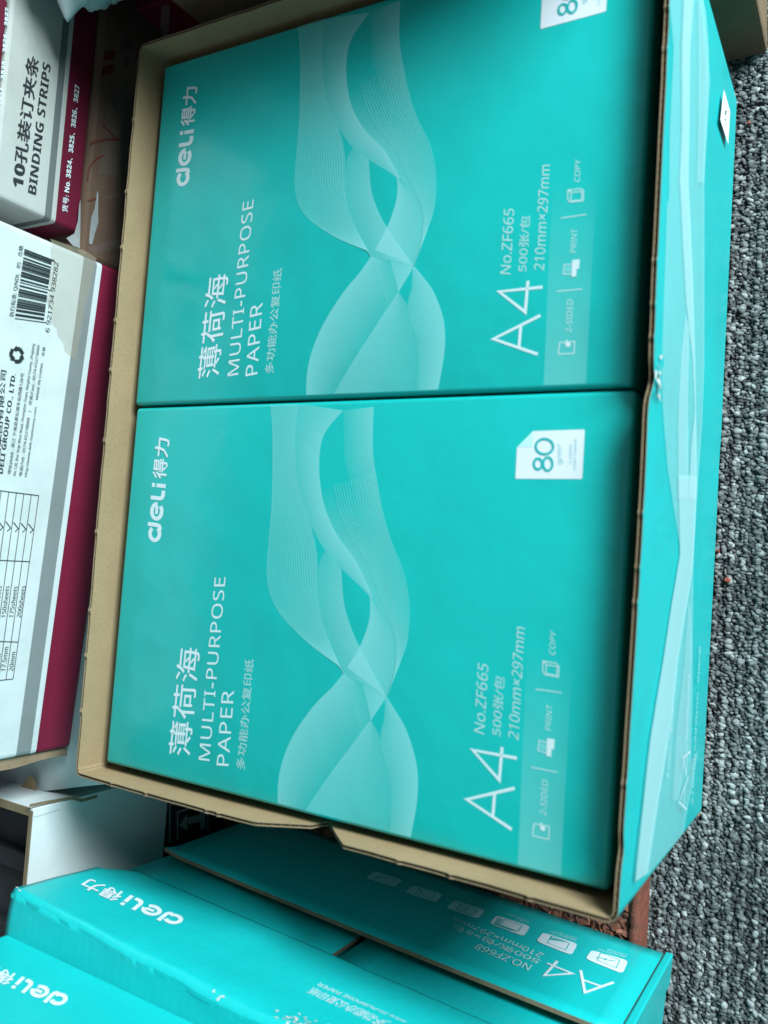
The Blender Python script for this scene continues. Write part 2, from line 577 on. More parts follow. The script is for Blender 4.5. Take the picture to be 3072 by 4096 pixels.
def rubber_mat():
    t = thing('rubber_mat', (-60, -40, FLOOR), 'brick red crumb rubber mat lying on the grey carpet under the teal cartons', 'mat')
    m1 = surf('red_rubber_skin', (0.22, 0.062, 0.038), (0.13, 0.045, 0.032), rough=0.8, scale=180, bumps=((500, 0.0008),), spec=0.3)
    m2, nt, b = new_mat('red_rubber_crumb')
    at = N(nt, 'ShaderNodeAttribute'); at.attribute_name = 'tone'
    nt.links.new(ramp(nt, at.outputs['Fac'], ((0, (0.05, 0.02, 0.013)), (0.5, (0.15, 0.045, 0.026)), (1, (0.27, 0.10, 0.06)))), b.inputs['Base Color'])
    b.inputs['Roughness'].default_value = 0.75
    v, f = box_mesh(-420, 266, -560, 440, FLOOR, -179.5, 1.0, 1)
    mesh('base_slab', v, f, m1, t)
    # smooth moulded edge strip
    rnd = random.Random(5)
    vs, fs = [], []
    ys = [-560 + 4 * i for i in range(251)]
    for y in ys:
        w = rnd.gauss(0, 0.35); w2 = rnd.gauss(0, 0.3)
        vs += [(266.2 + w, y, -181), (267.0 + w, y, -175.6 + w2), (271.6 + w2 * 0.6, y, -175.4 + w * 0.5), (272.5 + w2 * 0.6, y, -177), (273.0 + w2 * 0.5, y, FLOOR - 1)]
    for i in range(len(ys) - 1):
        for j in range(4):
            a = i * 5 + j
            fs.append((a, a + 1, a + 6, a + 5))
    mesh('edge_strip', vs, fs, m1, t, smooth=True)
    vs, fs, tone = [], [], []
    y = -150.0
    while y < 20:
        x = -70.0
        while x < 266:
            for lay in range(2):
                r = rnd.uniform(1.9, 4.2)
                c = (x + rnd.uniform(-1.8, 1.8), y + rnd.uniform(-1.8, 1.8), -177.6 - lay * 1.9 + rnd.uniform(-1.0, 0.3))
                if c[0] > 265: continue
                cv, cf = chunk(rnd, c, r)
                hi = max(p[2] for p in cv)
                if hi > -175.2: cv = [(p[0], p[1], p[2] - (hi + 175.2)) for p in cv]
                b0 = len(vs); vs += cv; fs += [tuple(i + b0 for i in q) for q in cf]
                tv = rnd.random(); tone += [tv] * 8
            x += 4.3
        y += 4.0
    tag(mesh('rubber_crumb', vs, fs, m2, t, attr={'tone': tone}), kind='stuff')
    # stray crumbs on the carpet
    for k, (x, y, r, lab) in enumerate(((309.5, 133.7, 2.3, 'red rubber crumb lying on open grey carpet beside the open carton'),
                                      (303.6, 150.5, 1.6, 'small red rubber crumb at the foot of the open carton'),
                                      (309.0, 423.5, 1.3, 'tiny red rubber crumb near the carpet tile joint'))):
        vs, fs = [], []
        for q in range(4):
            cv, cf = chunk(rnd, (x + rnd.uniform(-.8, .8) * (r / 2), y + rnd.uniform(-.8, .8) * (r / 2), FLOOR + 0.8 + q * 0.4), r * 0.6)
            b0 = len(vs); vs += cv; fs += [tuple(i + b0 for i in z) for z in cf]
        o = mesh('rubber_crumb', vs, fs, surf('loose_crumb', (0.42, 0.10, 0.06), (0.3, 0.07, 0.045), rough=0.8), None)
        tag(o, lab, 'crumb')


rubber_mat()


# ------------------------------------------------------------------ main open carton
ZB, ZT = -175.0, 13.7
OX0, OX1, OY0, OY1 = -9.5, 304.8, -6.6, 431.0
TH = 2.1


def perimeter():
    """closed outline (x, y, outward normal, wall id) of the carton, rounded corners"""
    r = 5.0
    cs = [(OX0 + r, OY0 + r, 180), (OX1 - r, OY0 + r, 270), (OX1 - r, OY1 - r, 0), (OX0 + r, OY1 - r, 90)]
    pts = []
    for k, (cx, cy, a0) in enumerate(cs):
        for j in range(5):
            a = math.radians(a0 + 90 * j / 4)
            pts.append((cx + r * math.cos(a), cy + r * math.sin(a), math.cos(a), math.sin(a), k if j >= 2 else (k - 1) % 4))
        nx, ny, na = cs[(k + 1) % 4]
        a = math.radians(a0 + 90)
        sx, sy = cx + r * math.cos(a), cy + r * math.sin(a)
        ex, ey = nx + r * math.cos(a), ny + r * math.sin(a)
        n = int(math.hypot(ex - sx, ey - sy) / 2.0)
        for j in range(1, n):
            pts.append((sx + (ex - sx) * j / n, sy + (ey - sy) * j / n, math.cos(a), math.sin(a), k))
    return pts


def bow(x, y, wid):
    """the walls are not quite straight: they bulge by a millimetre or two"""
    if wid == 1: return 1.4 * math.sin(math.pi * min(max((y - OY0) / (OY1 - OY0), 0), 1)) + 0.7 * math.tanh((y - 211) / 9.0) * math.exp(-((y - 213) / 28) ** 2)
    if wid == 3: return 0.9 * math.sin(math.pi * min(max((y - OY0) / (OY1 - OY0), 0), 1)) - 0.6
    if wid == 0: return 0.5 * math.sin(x / 45.0)
    return 0.4 * math.sin(x / 60.0)


rr = random.Random(11)
NICK_R = [392, 370, 352, 262, 243, 229, 157, 134, 120, 48]
NICK_L = [30, 62, 88, 135, 190, 231, 262, 305, 340, 384]
NICK_F = [22, 48, 92, 100, 205, 231, 268]


def rim(x, y, wid):
    h = ZT + 0.5 * noise.noise(Vector((x * 0.06, y * 0.06, 3.1)))
    if wid == 0:   # thumb notch torn in the front wall
        pr = [(-99, 0), (118, 0.5), (123, 0.5), (148.5, -15.0), (150, -24.0), (152, -24.0), (164, -11.5), (175.5, 0.3), (999, 0)]
        for (a, ha), (b, hb) in zip(pr, pr[1:]):
            if a <= x <= b: h += ha + (hb - ha) * (x - a) / (b - a); break
        if any(abs(x - n) < 1.0 for n in NICK_F): h += 1.0
    elif wid == 1:
        if any(abs(y - n) < 1.0 for n in NICK_R): h += 1.0
        h -= 4.5 * math.exp(-((y - 212) / 6.0) ** 2) + 2.2 * math.exp(-((y - 22) / 5.0) ** 2)
    elif wid == 3:
        if any(abs(y - n) < 1.0 for n in NICK_L): h += 0.9
    return h


def wall_board(pts, name, parent, outer_mat):
    """corrugated board: printed liner outside, kraft liner inside, sine fluting showing at the cut top edge"""
    lin = 0.4
    n = len(pts)
    vs, fs, mi = [], [], []

    def sheet(d0, d1, m_out, m_in, dz):
        b = len(vs)
        for (x, y, nx, ny, w) in pts:
            k = bow(x, y, w); h = rim(x, y, w) + dz
            for zf in (0.0, 0.5, 1.0):
                z = ZB + (h - ZB) * zf
                kk = k * (0.35 + 0.65 * zf)
                for d in (d0, d1):
                    vs.append((x + nx * (kk - d), y + ny * (kk - d), z))
        for i in range(n - 1):
            a = b + i * 6; c = a + 6
            for zf in range(2):
                fs.append((a + 2 * zf, c + 2 * zf, c + 2 * zf + 2, a + 2 * zf + 2)); mi.append(m_out)
                fs.append((c + 2 * zf + 1, a + 2 * zf + 1, a + 2 * zf + 3, c + 2 * zf + 3)); mi.append(m_in)
            fs.append((a + 4, c + 4, c + 5, a + 5)); mi.append(2)
    sheet(0.0, lin, 0, 1, 0.0)
    sheet(TH - lin, TH, 1, 1, 0.25)
    # fluting
    b = len(vs); s = 0.0; cnt = 0
    for i in range(n - 1):
        p, q = pts[i], pts[i + 1]
        for j in range(4):
            t = j / 4
            x = p[0] + (q[0] - p[0]) * t; y = p[1] + (q[1] - p[1]) * t
            nx = p[2] + (q[2] - p[2]) * t; ny = p[3] + (q[3] - p[3]) * t
            k = bow(x, y, p[4]); d = TH / 2 + (TH / 2 - lin) * math.sin(s * 2 * math.pi / 3.9)
            h = rim(x, y, p[4]) - 0.3
            for z, kf in ((h, 1.0), (h - 14, 0.95)):
                vs.append((x + nx * (k * kf - d), y + ny * (k * kf - d), z))
            cnt += 1
            s += math.hypot(q[0] - p[0], q[1] - p[1]) / 4
    for i in range(cnt - 1):
        a = b + 2 * i
        fs.append((a, a + 1, a + 3, a + 2)); mi.append(3)
    return mesh(name, vs, fs, [outer_mat, M['kraft'], M['kraft_edge'], M['flute']], parent, midx=mi)


carton = thing('open_carton', ((OX0 + OX1) / 2, (OY0 + OY1) / 2, ZB),
               'open teal cardboard carton with torn off top holding two wrapped paper reams', 'carton')
P_ = perimeter()
nP = len(P_)
start = next(i for i in range(nP) if P_[i][4] == 0 and P_[i - 1][4] == 3)
P_ = P_[start:] + P_[:start]
walls = {}
for w in range(4):
    idx = [i for i in range(nP) if P_[i][4] == w]
    seg = [P_[i] for i in idx] + [P_[(idx[-1] + 1) % nP]]
    seg[-1] = seg[-1][:4] + (w,)
    walls[w] = wall_board(seg, 'wall', carton, M['teal'] if w in (1, 3) else M['tealx'])
walls[0]['label'] = 'front wall with a notch torn in its rim'
v, f = box_mesh(OX0 + 0.6, OX1 - 0.6, OY0 + 0.6, OY1 - 0.6, ZB, ZB + 3.5, 0)
mesh('bottom', v, f, M['kraft'], carton)

# printing, tape, painted-in reflections and label on the carton's long right wall
PR = Plane((OX1 + 1.7, 0, 0), (0, 1, 0), (0, 0, 1))


def q6(*pts): return [PR.px(2300 + x / 1.702, 700 + y / 1.702) for x, y in pts]
def q7(*pts): return [PR.px(2300 + x / 1.702, 1900 + y / 1.702) for x, y in pts]
def q5(*pts): return [PR.px(2000 + x / 1.5476, y / 1.5476) for x, y in pts]
def q1(*pts): return [PR.px(1900 + x / 1.4155, 3000 + y / 1.4155) for x, y in pts]


band = [(432, -28), (432, -93)]
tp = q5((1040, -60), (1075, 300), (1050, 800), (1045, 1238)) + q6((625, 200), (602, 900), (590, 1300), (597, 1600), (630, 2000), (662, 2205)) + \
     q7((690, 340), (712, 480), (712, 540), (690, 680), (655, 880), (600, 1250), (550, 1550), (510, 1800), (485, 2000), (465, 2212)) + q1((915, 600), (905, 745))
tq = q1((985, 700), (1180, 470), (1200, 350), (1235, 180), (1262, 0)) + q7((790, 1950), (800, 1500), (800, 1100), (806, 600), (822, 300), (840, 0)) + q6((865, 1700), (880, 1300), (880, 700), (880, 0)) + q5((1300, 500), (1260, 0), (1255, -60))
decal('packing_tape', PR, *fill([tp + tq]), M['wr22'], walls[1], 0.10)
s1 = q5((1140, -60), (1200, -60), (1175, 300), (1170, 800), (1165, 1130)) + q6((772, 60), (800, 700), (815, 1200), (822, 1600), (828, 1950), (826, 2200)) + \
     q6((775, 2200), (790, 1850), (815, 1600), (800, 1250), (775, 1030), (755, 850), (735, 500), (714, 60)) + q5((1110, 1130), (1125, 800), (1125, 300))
decal('pale_band', PR, *fill([s1]), M['wr44'], walls[1], 0.16)  # pale bands: wave print mixed with tape reflections painted as colour
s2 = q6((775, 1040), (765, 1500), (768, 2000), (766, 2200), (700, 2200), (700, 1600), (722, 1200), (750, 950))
decal('pale_band', PR, *fill([s2]), M['wr32'], walls[1], 0.26)
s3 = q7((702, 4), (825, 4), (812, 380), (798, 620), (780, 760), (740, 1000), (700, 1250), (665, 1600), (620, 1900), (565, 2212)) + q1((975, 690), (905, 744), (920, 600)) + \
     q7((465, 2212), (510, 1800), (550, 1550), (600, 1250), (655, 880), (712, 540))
decal('pale_band', PR, *fill([s3]), M['wr44'], walls[1], 0.30)
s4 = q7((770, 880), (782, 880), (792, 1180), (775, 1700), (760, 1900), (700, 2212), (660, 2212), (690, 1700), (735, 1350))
decal('pale_band', PR, *fill([s4]), M['wr22'], walls[1], 0.34)
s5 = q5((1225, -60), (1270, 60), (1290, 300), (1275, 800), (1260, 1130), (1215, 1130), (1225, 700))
decal('pale_band', PR, *fill([s5]), M['wr22'], walls[1], 0.36)


def q4(*pts): return [PR.px(2650 + x / 5.53, 3000 + y / 5.53) for x, y in pts]


strokes('size_lettering', PR, [q4((595, 30), (430, 175), (508, 545), (522, 300), (545, -120)), q4((558, 575), (350, 1150), (510, 1310)), q4((478, 790), (455, 1205))], 1.15, M['pale_ink'], walls[1], 0.45)
letters('title_lettering', PR, '多功能办公复印纸', (2670, 3116), (2692, 2830), (2664, 3114), M['pale_ink'], walls[1], 0.45)
letters('title_lettering', PR, 'MULTI-PURPOSE PAPER', (2745, 2960), (2755, 2700), (2739, 2960), M['pale_ink'], walls[1], 0.45)
letters('item_lettering', PR, '210mm×297mm  500/8', (2768, 3220), (2800, 2590), (2762, 3216), M['faint_ink'], walls[1], 0.45)
# stick-on label with scribble
lab = q5((1380, 555), (1419, 690), (1407, 893), (1358, 742))
lb = decal('paper_label', PR, *fill([lab]), M['paper'], walls[1], 0.5)
strokes('handwriting', PR, [catmull(q5((1392, 615), (1383, 640), (1388, 690), (1398, 680), (1394, 640)), 5), catmull(q5((1398, 690), (1392, 705), (1384, 700), (1396, 715)), 5),
                            catmull(q5((1383, 725), (1385, 745), (1393, 740), (1392, 765), (1384, 780)), 5)], 0.7, ink('green_pen', (0.03, 0.10, 0.09), 1.0), lb, 0.56)
# torn patch where the lid was ripped away
rt = random.Random(2)
vs, fs = [], []
for k in range(16):
    cy = 212 + rt.gauss(0, 5); cz = ZT - 5 + rt.gauss(-3, 2.8)
    b0 = len(vs)
    for j in range(5):
        a = j * 1.256 + rt.uniform(-.4, .4); r = rt.uniform(0.8, 2.4)
        vs.append((OX1 + 2.0 + rt.uniform(0, 1.2), cy + r * math.cos(a), cz + r * 0.8 * math.sin(a)))
    fs.append(tuple(range(b0, b0 + 5)))
mesh('torn_fibre', vs, fs, M['torn'], walls[1])


# ------------------------------------------------------------------ paper reams
RL, RW, RH = 297.0, 211.0, 43.4


def ream_body(parent, seed):
    rnd = random.Random(seed)
    bm = bmesh.new()
    nx, ny = 24, 18
    # top sheet as a fine grid inside a rounded edge, sides below with slight sag
    prof = [(0.0, 0.0), (-0.5, 0.05), (-1.3, 0.35), (-2.2, 1.1), (-2.8, 2.4), (-3.0, 4.0)]   # (outwards is negative inset, drop)
    v, f = box_mesh(0, RL, 0, RW, -RH, 0, 2.2, 4)
    bm.free()
    return v, f


def build_ream(name, base, label, seed):
    t = thing(name, base, label, 'paper ream', 'teal paper reams in the open carton')
    return t


PT = PT_ = Plane((0, 0, 0), (0, 1, 0), (-1, 0, 0))
UOFF = (-1.6, 212.6)


def rL(*pts): return [PT.px(*p) for p in pts]
def rU(*pts):
    out = []
    for p in pts:
        a, b = PT.px(*p)
        out.append((a - UOFF[1], b + UOFF[0]))
    return out
def cU(*pts): return rU(*[(1100 + x / 1.301, y / 1.301) for x, y in pts])


ream = thing('paper_ream', (RL / 2, RW / 2, -RH), 'teal wrapped copy paper ream at the notched wall, its 80 gsm badge whole', 'paper ream', 'top reams in the open carton')
v, f = box_mesh(0, RL, 0, RW, -RH, 0, 2.4, 4)
mesh('wrapper', v, f, M['wrap'], ream, smooth=True)
logo('brand_lettering', PT, (642, 2172), (682, 1753), (586, 2163), M['pale_ink'], ream)
D2 = 1.85172
def d(*p): return (p[0] * D2, p[1] * D2)
letters('title_lettering', PT, '薄荷海', d(411, 1634), d(434, 1400), d(363, 1629), M['pale_ink'], ream, bold=0.004)
letters('title_lettering', PT, 'MULTI-PURPOSE', d(453, 1644), d(488, 1247), d(429, 1641), M['pale_ink'], ream, space=1.05)
letters('title_lettering', PT, 'PAPER', d(494, 1655), d(506, 1492), d(468, 1653), M['pale_ink'], ream, space=1.05)
letters('subtitle_lettering', PT, '多功能办公复印纸', d(529, 1663), d(549, 1425), d(510, 1660), M['faint_ink'], ream)
# big thin A4 (from the other ream, where it is sharper)
def c18(*pts): return rU(*[(1800 + x / 2.0114, 500 + y / 2.0114) for x, y in pts])
strokes('size_lettering', PT, [c18((706, 1845), (350, 1722), (728, 1533)), c18((556, 1790), (570, 1610)), c18((745, 1305), (395, 1342), (606, 1506), (628, 1255))], 1.45, M['pale_ink'], ream)
def l18(body, a, b, c, mat, bold=0.0, name='item_lettering'):
    A, B, C_ = c18(a, b, c)
    return letters(name, PT, body, A, B, C_, mat, ream, bold=bold, local=True)
l18('No.ZF665', (487, 1203), (518, 676), (404, 1197), M['faint_ink'], -0.006)
l18('500张/包', (620, 1183), (648, 732), (540, 1178), M['faint_ink'], -0.004)
l18('210mm×297mm', (757, 1170), (806, 322), (675, 1165), M['faint_ink'], -0.004)
l18('2-SIDED', (978, 1668), (992, 1405), (928, 1665), M['faint_ink'])
l18('PRINT', (1012, 1028), (1024, 838), (967, 1026), M['faint_ink'])
l18('COPY', (1045, 460), (1052, 282), (998, 456), M['faint_ink'])
# band behind the icons
strokes('icon', PT, [c18((870, 1842), (882, 1752), (1002, 1742), (998, 1838), (870, 1845))], 0.55, M['faint_ink'], ream)
decal('icon', PT, *fill([c18((928, 1775), (932, 1735), (945, 1728), (950, 1750), (968, 1748), (972, 1775), (950, 1790))]), M['pale_ink'], ream)
strokes('icon', PT, [c18((978, 1200), (912, 1200), (920, 1125), (985, 1122))], 0.55, M['faint_ink'], ream)
decal('icon', PT, *fill([c18((925, 1185), (930, 1140), (980, 1135), (978, 1185))]), M['rib40'], ream, 0.12)
decal('icon', PT, *fill([c18((978, 1222), (984, 1088), (1045, 1082), (1038, 1160), (1020, 1160), (1015, 1215), (1030, 1218))]), M['pale_ink'], ream, 0.2)
strokes('icon', PT, [c18((965, 622), (948, 600), (948, 528), (1050, 512), (1075, 530), (1072, 610), (965, 622)), c18((972, 612), (975, 545), (1062, 535), (1060, 605), (972, 612)), c18((948, 528), (972, 540)), c18((955, 520), (978, 530))], 0.5, M['faint_ink'], ream)
strokes('divider', PT, [c18((858, 1340), (1066, 1320))], 0.5, M['faint_ink'], ream)
strokes('divider', PT, [c18((892, 750), (1098, 720))], 0.5, M['faint_ink'], ream)
# weight badge
def c80(*pts): return rL(*[(1900 + x / 3.0164, 1650 + y / 3.0164) for x, y in pts])
bd = c80((488, 790), (508, 420), (700, 225), (1310, 205), (1325, 218), (1295, 790), (1282, 803), (498, 800))
bdg = decal('weight_badge', PT, *fill([bd]), M['white_ink'], ream, 0.12)
decal('folded_corner', PT, *fill([c80((508, 420), (700, 228), (698, 400), (680, 415))]), ink('badge_fold', (0.45, 0.72, 0.72), 1.0), bdg, 0.2)
def l80(body, a, b, c, mat, bold=0.0):
    A, B, C_ = c80(a, b, c)
    return letters('badge_lettering', PT, body, A, B, C_, mat, bdg, bold=bold, local=True, lift=0.25)
def ring(cx, cy, rx, ry): return c80(*[(cx + rx * math.cos(a * math.pi / 14), cy + ry * math.sin(a * math.pi / 14)) for a in range(29)])
strokes('badge_number', PT, [ring(840, 412, 105, 92), ring(762, 622, 50, 65), ring(880, 622, 56, 80)], 1.15, M['teal_ink'], bdg, 0.25)
pale = ink('pale_teal_print', (0.16, 0.50, 0.52), 0.8)
l80('g/m²', (1065, 625), (1068, 380), (995, 628), pale)
l80('2-SIDED', (1170, 620), (1172, 385), (1140, 620), pale)
l80('COPY PAPER', (1222, 695), (1235, 318), (1190, 695), pale)

# the woven ribbon print
A_left = [(268, 95), (250, 240), (252, 370), (275, 520), (330, 660), (400, 762), (490, 832), (600, 900), (636, 930)]
A_right = [(495, 65), (400, 200), (372, 330), (380, 470), (410, 580), (470, 680), (560, 770), (620, 870), (650, 930), (720, 1030), (755, 1110), (765, 1200), (755, 1290), (722, 1385)]
env_r = [(652, 5), (648, 200), (665, 330), (700, 500), (750, 640), (805, 750), (835, 880), (838, 960), (830, 1080), (800, 1180), (755, 1300), (722, 1385)]
env_l = [(122, 140), (133, 300), (130, 600), (115, 800), (105, 950), (125, 1060), (180, 1140), (300, 1225), (400, 1272), (480, 1305), (500, 1335)]
mid_l = [(300, 640), (362, 800), (365, 900), (370, 1020), (390, 1110), (440, 1220), (500, 1335)]
eye1 = [(495, 70), (404, 205), (374, 330), (382, 468), (440, 638), (500, 560), (540, 440), (505, 300), (497, 180)]
eye2 = [(488, 832), (500, 980), (530, 1080), (582, 1182), (628, 1055), (637, 932), (560, 876)]
eye3 = [(705, 1416), (643, 1520), (693, 1602), (711, 1500)]
low_l = [(500, 1335), (440, 1420), (350, 1530), (250, 1690), (192, 1830), (166, 1950), (163, 2066)]
low_r = [(722, 1385), (762, 1432), (822, 1512), (866, 1622), (884, 1720), (880, 1850), (846, 2040)]
cm = lambda p, n=7: cU(*catmull(p, n))


def lerp_curves(a, b, t, n=60):
    def res(c):
        pts = catmull(c, 10); L = [0]
        for p, q in zip(pts, pts[1:]): L.append(L[-1] + math.hypot(q[0] - p[0], q[1] - p[1]))
        out = []; j = 0
        for i in range(n):
            s = L[-1] * i / (n - 1)
            while j < len(L) - 2 and L[j + 1] < s: j += 1
            k = (s - L[j]) / max(L[j + 1] - L[j], 1e-9)
            out.append((pts[j][0] + (pts[j + 1][0] - pts[j][0]) * k, pts[j][1] + (pts[j + 1][1] - pts[j][1]) * k))
        return out
    A, B = res(a), res(b)
    return [(p[0] + (q[0] - p[0]) * t, p[1] + (q[1] - p[1]) * t) for p, q in zip(A, B)]


inner_l = A_left[:5] + [(362, 790), (366, 900), (372, 1020), (392, 1110), (440, 1220), (500, 1335)]
mg, nt, b_ = new_mat('ribbon_print_graded')
b_.inputs['Base Color'].default_value = (0.36, 0.80, 0.82, 1); b_.inputs['Roughness'].default_value = 0.3
at_ = N(nt, 'ShaderNodeAttribute'); at_.attribute_name = 'ink'
tr_ = N(nt, 'ShaderNodeBsdfTransparent'); mx_ = N(nt, 'ShaderNodeMixShader')
nt.links.new(at_.outputs['Fac'], mx_.inputs[0]); nt.links.new(tr_.outputs[0], mx_.inputs[1]); nt.links.new(b_.outputs[0], mx_.inputs[2])
nt.links.new(mx_.outputs[0], nt.nodes['Material Output'].inputs[0])


def loft(ca, cb, a0, a1, lift, fade=(1.0, 1.0), n=56, m=9, conv=None, name='ribbon_print'):
    """printed ribbon between two curves, its ink running from a0 to a1 across it"""
    rows = []
    for k in range(m + 1):
        rows.append((conv or cU)(*lerp_curves(ca, cb, k / m, n)))
    vs, fs, al = [], [], []
    for k, r in enumerate(rows):
        t = k / m
        for i, (a, b) in enumerate(r):
            sfrac = i / (n - 1)
            vs.append(PT.at(min(max(a, 1.9), 209.1), b, lift))
            al.append((a0 + (a1 - a0) * t) * (fade(sfrac) if callable(fade) else fade[0] + (fade[1] - fade[0]) * sfrac))
    for k in range(m):
        for i in range(n - 1):
            q = k * n + i
            fs.append((q, q + 1, q + n + 1, q + n))
    return mesh(name, vs, fs, mg, ream, attr={'ink': al})


loft([(749, 2158), (766, 1830), (800, 1000), (835, 420)], [(1093, 2158), (1105, 1850), (1150, 1000), (1190, 420)], 0.24, 0.22, 0.04, (1.0, 0.0), n=40, m=3, conv=c18, name='icon_band')
loft(env_l, inner_l, 0.05, 0.20, 0.04)
loft(A_left, A_right[:9], 0.20, 0.46, 0.08, (0.8, 1.1))
loft([(636, 930), (637, 1000), (625, 1070), (585, 1180), (520, 1300)], [(640, 925), (720, 1030), (755, 1110), (765, 1200), (755, 1290), (722, 1385)], 0.46, 0.26, 0.10)
loft([(404, 768), (372, 840)] + mid_l[2:], [(488, 832), (500, 980), (530, 1080), (582, 1182), (722, 1385)], 0.16, 0.38, 0.13, (0.8, 1.1))
loft(A_right[3:], env_r[2:], 0.26, 0.08, 0.06, lambda q: min(1.0, q / 0.3))
loft([(497, 65), (500, 180), (505, 300), (545, 440), (640, 640), (760, 760)], env_r[:6], 0.06, 0.38, 0.15, lambda q: 1.0 - q ** 1.5)
diag = [(600, 1360), (645, 1520), (560, 1640), (420, 1850), (300, 2052)]
loft(low_l, diag, 0.42, 0.10, 0.07, (1.0, 0.9))
loft([(643, 1520), (562, 1640), (424, 1850), (304, 2052)], [(643, 1520), (693, 1602), (745, 1800), (742, 2043)], 0.38, 0.16, 0.09, (1.0, 0.7))
loft([(600, 1360), (620, 1430), (643, 1520)], [(722, 1385), (705, 1416), (643, 1520)], 0.30, 0.44, 0.11)
loft([(716, 1392), (711, 1500), (693, 1602), (745, 1800), (742, 2043)], low_r, 0.20, 0.44, 0.12)
# line fans
polys = [cU(*lerp_curves(env_l, inner_l, (k / 22) ** 1.15)) for k in range(22)]
strokes('ribbon_lines', PT, polys, 0.34, M['rib40'], ream, 0.22)
ar = A_right[:9] + A_right[9:]
polys = [cU(*lerp_curves(A_right[3:], env_r[2:], 0.25 + 0.75 * k / 15)) for k in range(16)]
strokes('ribbon_lines', PT, polys, 0.3, M['rib30'], ream, 0.36)
polys = [cU(*lerp_curves([(500, 1335), (560, 1500), (560, 1640), (300, 2050)], [(640, 1400), (640, 1650), (600, 1850), (520, 2045)], k / 10)) for k in range(11)]
strokes('ribbon_lines', PT, polys, 0.22, M['rib18'], ream, 0.5)


def dup(root, off, label=None, group=None):
    r = root.copy(); COL.objects.link(r)
    r.location = Vector(root.location) + Vector((off[0] * S, off[1] * S, off[2] * S))
    if label: r['label'] = label
    if group: r['group'] = group
    for ch in list(root.children):
        c = ch.copy(); COL.objects.link(c); c.parent = r
        for g in list(ch.children):
            e = g.copy(); COL.objects.link(e); e.parent = c
    return r


def dup_plain(root, off, label, group):
    r = root.copy(); COL.objects.link(r)
    r.location = Vector(root.location) + Vector((off[0] * S, off[1] * S, off[2] * S))
    r['label'] = label; r['group'] = group
    for ch in list(root.children):
        if ch.name.startswith('wrapper'):
            c = ch.copy(); COL.objects.link(c); c.parent = r
    return r


ream2 = dup(ream, (UOFF[0], UOFF[1], 0), 'teal wrapped copy paper ream against the unnotched end wall of the open carton')
for lay in (1, 2, 3):
    for k in (0, 1):
        dup_plain(ream, (UOFF[0] * k, UOFF[1] * k, -(RH + 0.02) * lay + (0.0)), 'teal wrapped paper ream buried under another ream in the open carton', 'buried reams')

# ------------------------------------------------------------------ carton lying on its side at the front (flaps face the open carton)
UB = Vector((math.cos(math.radians(-3.6)), math.sin(math.radians(-3.6)), 0))
NB = Vector((-UB.y, UB.x, 0))
B0 = Vector((292.1, -90.0, -175.0))


def bp(a, dd, h): return tuple(B0 - UB * a - NB * dd + Vector((0, 0, h)))


BW, BH, BD = 318.0, 212.0, 430.0
side = thing('flapped_carton', bp(BW / 2, BD / 2, 0), 'teal carton lying on its side with bent end flaps and rows of white icons', 'carton')


def board(name, fn, na, nh, th, mats, parent, nd=None):
    """curved sheet of board: fn(s, t) gives the outer surface point, nd the outward direction"""
    vs, fs, mi = [], [], []
    for i in range(na + 1):
        for j in range(nh + 1):
            p = Vector(fn(i / na, j / nh)); vs += [tuple(p), tuple(p - nd * th)]
    k = (nh + 1) * 2
    for i in range(na):
        for j in range(nh):
            a = i * k + j * 2
            fs.append((a, a + k, a + k + 2, a + 2)); mi.append(0)
            fs.append((a + 1, a + 3, a + k + 3, a + k + 1)); mi.append(1)
    for i in range(na):
        for j in (0, nh):
            a = i * k + j * 2; fs.append((a, a + 1, a + k + 1, a + k)); mi.append(2)
    for j in range(nh):
        for i in (0, na):
            a = i * k + j * 2; fs.append((a, a + 2, a + 3, a + 1)); mi.append(2)
    o = mesh(name, vs, fs, mats, parent, midx=mi, smooth=True)
    me = o.data
    bm = bmesh.new(); bm.from_mesh(me); bmesh.ops.recalc_face_normals(bm, faces=bm.faces[:]); bm.to_mesh(me); bm.free()
    for p in me.polygons: p.use_smooth = p.material_index != 2
    return o


BM3 = [M['tealx'], M['kraft'], M['kraft_edge']]
# body: four walls and back
vs, fs = [], []
v, f = box_mesh(0, BW - 3, 16, BD, 0, BH - 1, 3.0, 2)
mesh('body', [bp(a, dd, h) for a, dd, h in v], [tuple(reversed(q)) for q in f], M['teal'], side, smooth=False)
# rims of the four walls round the flap opening
v, f = box_mesh(-1.2, 3.3, -1.6, 17, 0, BH - 4, 0.8, 1)
mesh('wall_edge', [bp(a, dd, h) for a, dd, h in v], [tuple(reversed(q)) for q in f], M['teal'], side)
# inner flaps, meeting in the middle with a gap
for a0, a1, tl in ((5, 152.0, 1.0), (156.5, BW - 9, -1.0)):
    board('inner_flap', lambda s, t, a0=a0, a1=a1: bp(a0 + (a1 - a0) * s, 9.5 - 3.5 * t + (1.5 * s if a0 < 100 else 1.5 * (1 - s)), 4 + 200 * t), 8, 8, 2.2, BM3, side, NB)
# lower outer flap, with the icons
lowf = board('lower_flap', lambda s, t: bp(4.2 + 299 * s + 4 * (t > 0.95) * (s > 0.98), 0.0 + 0.8 * math.sin(math.pi * s) * t, 0.5 + 105.5 * t - 3 * max(0, s - 0.975) / 0.025 * (t > 0.93)), 24, 10, 2.4, BM3, side, NB)
lowf['label'] = 'lower flap printed with A4 and white icons'
# upper outer flap, pushed in a little, with rounded creased hinge


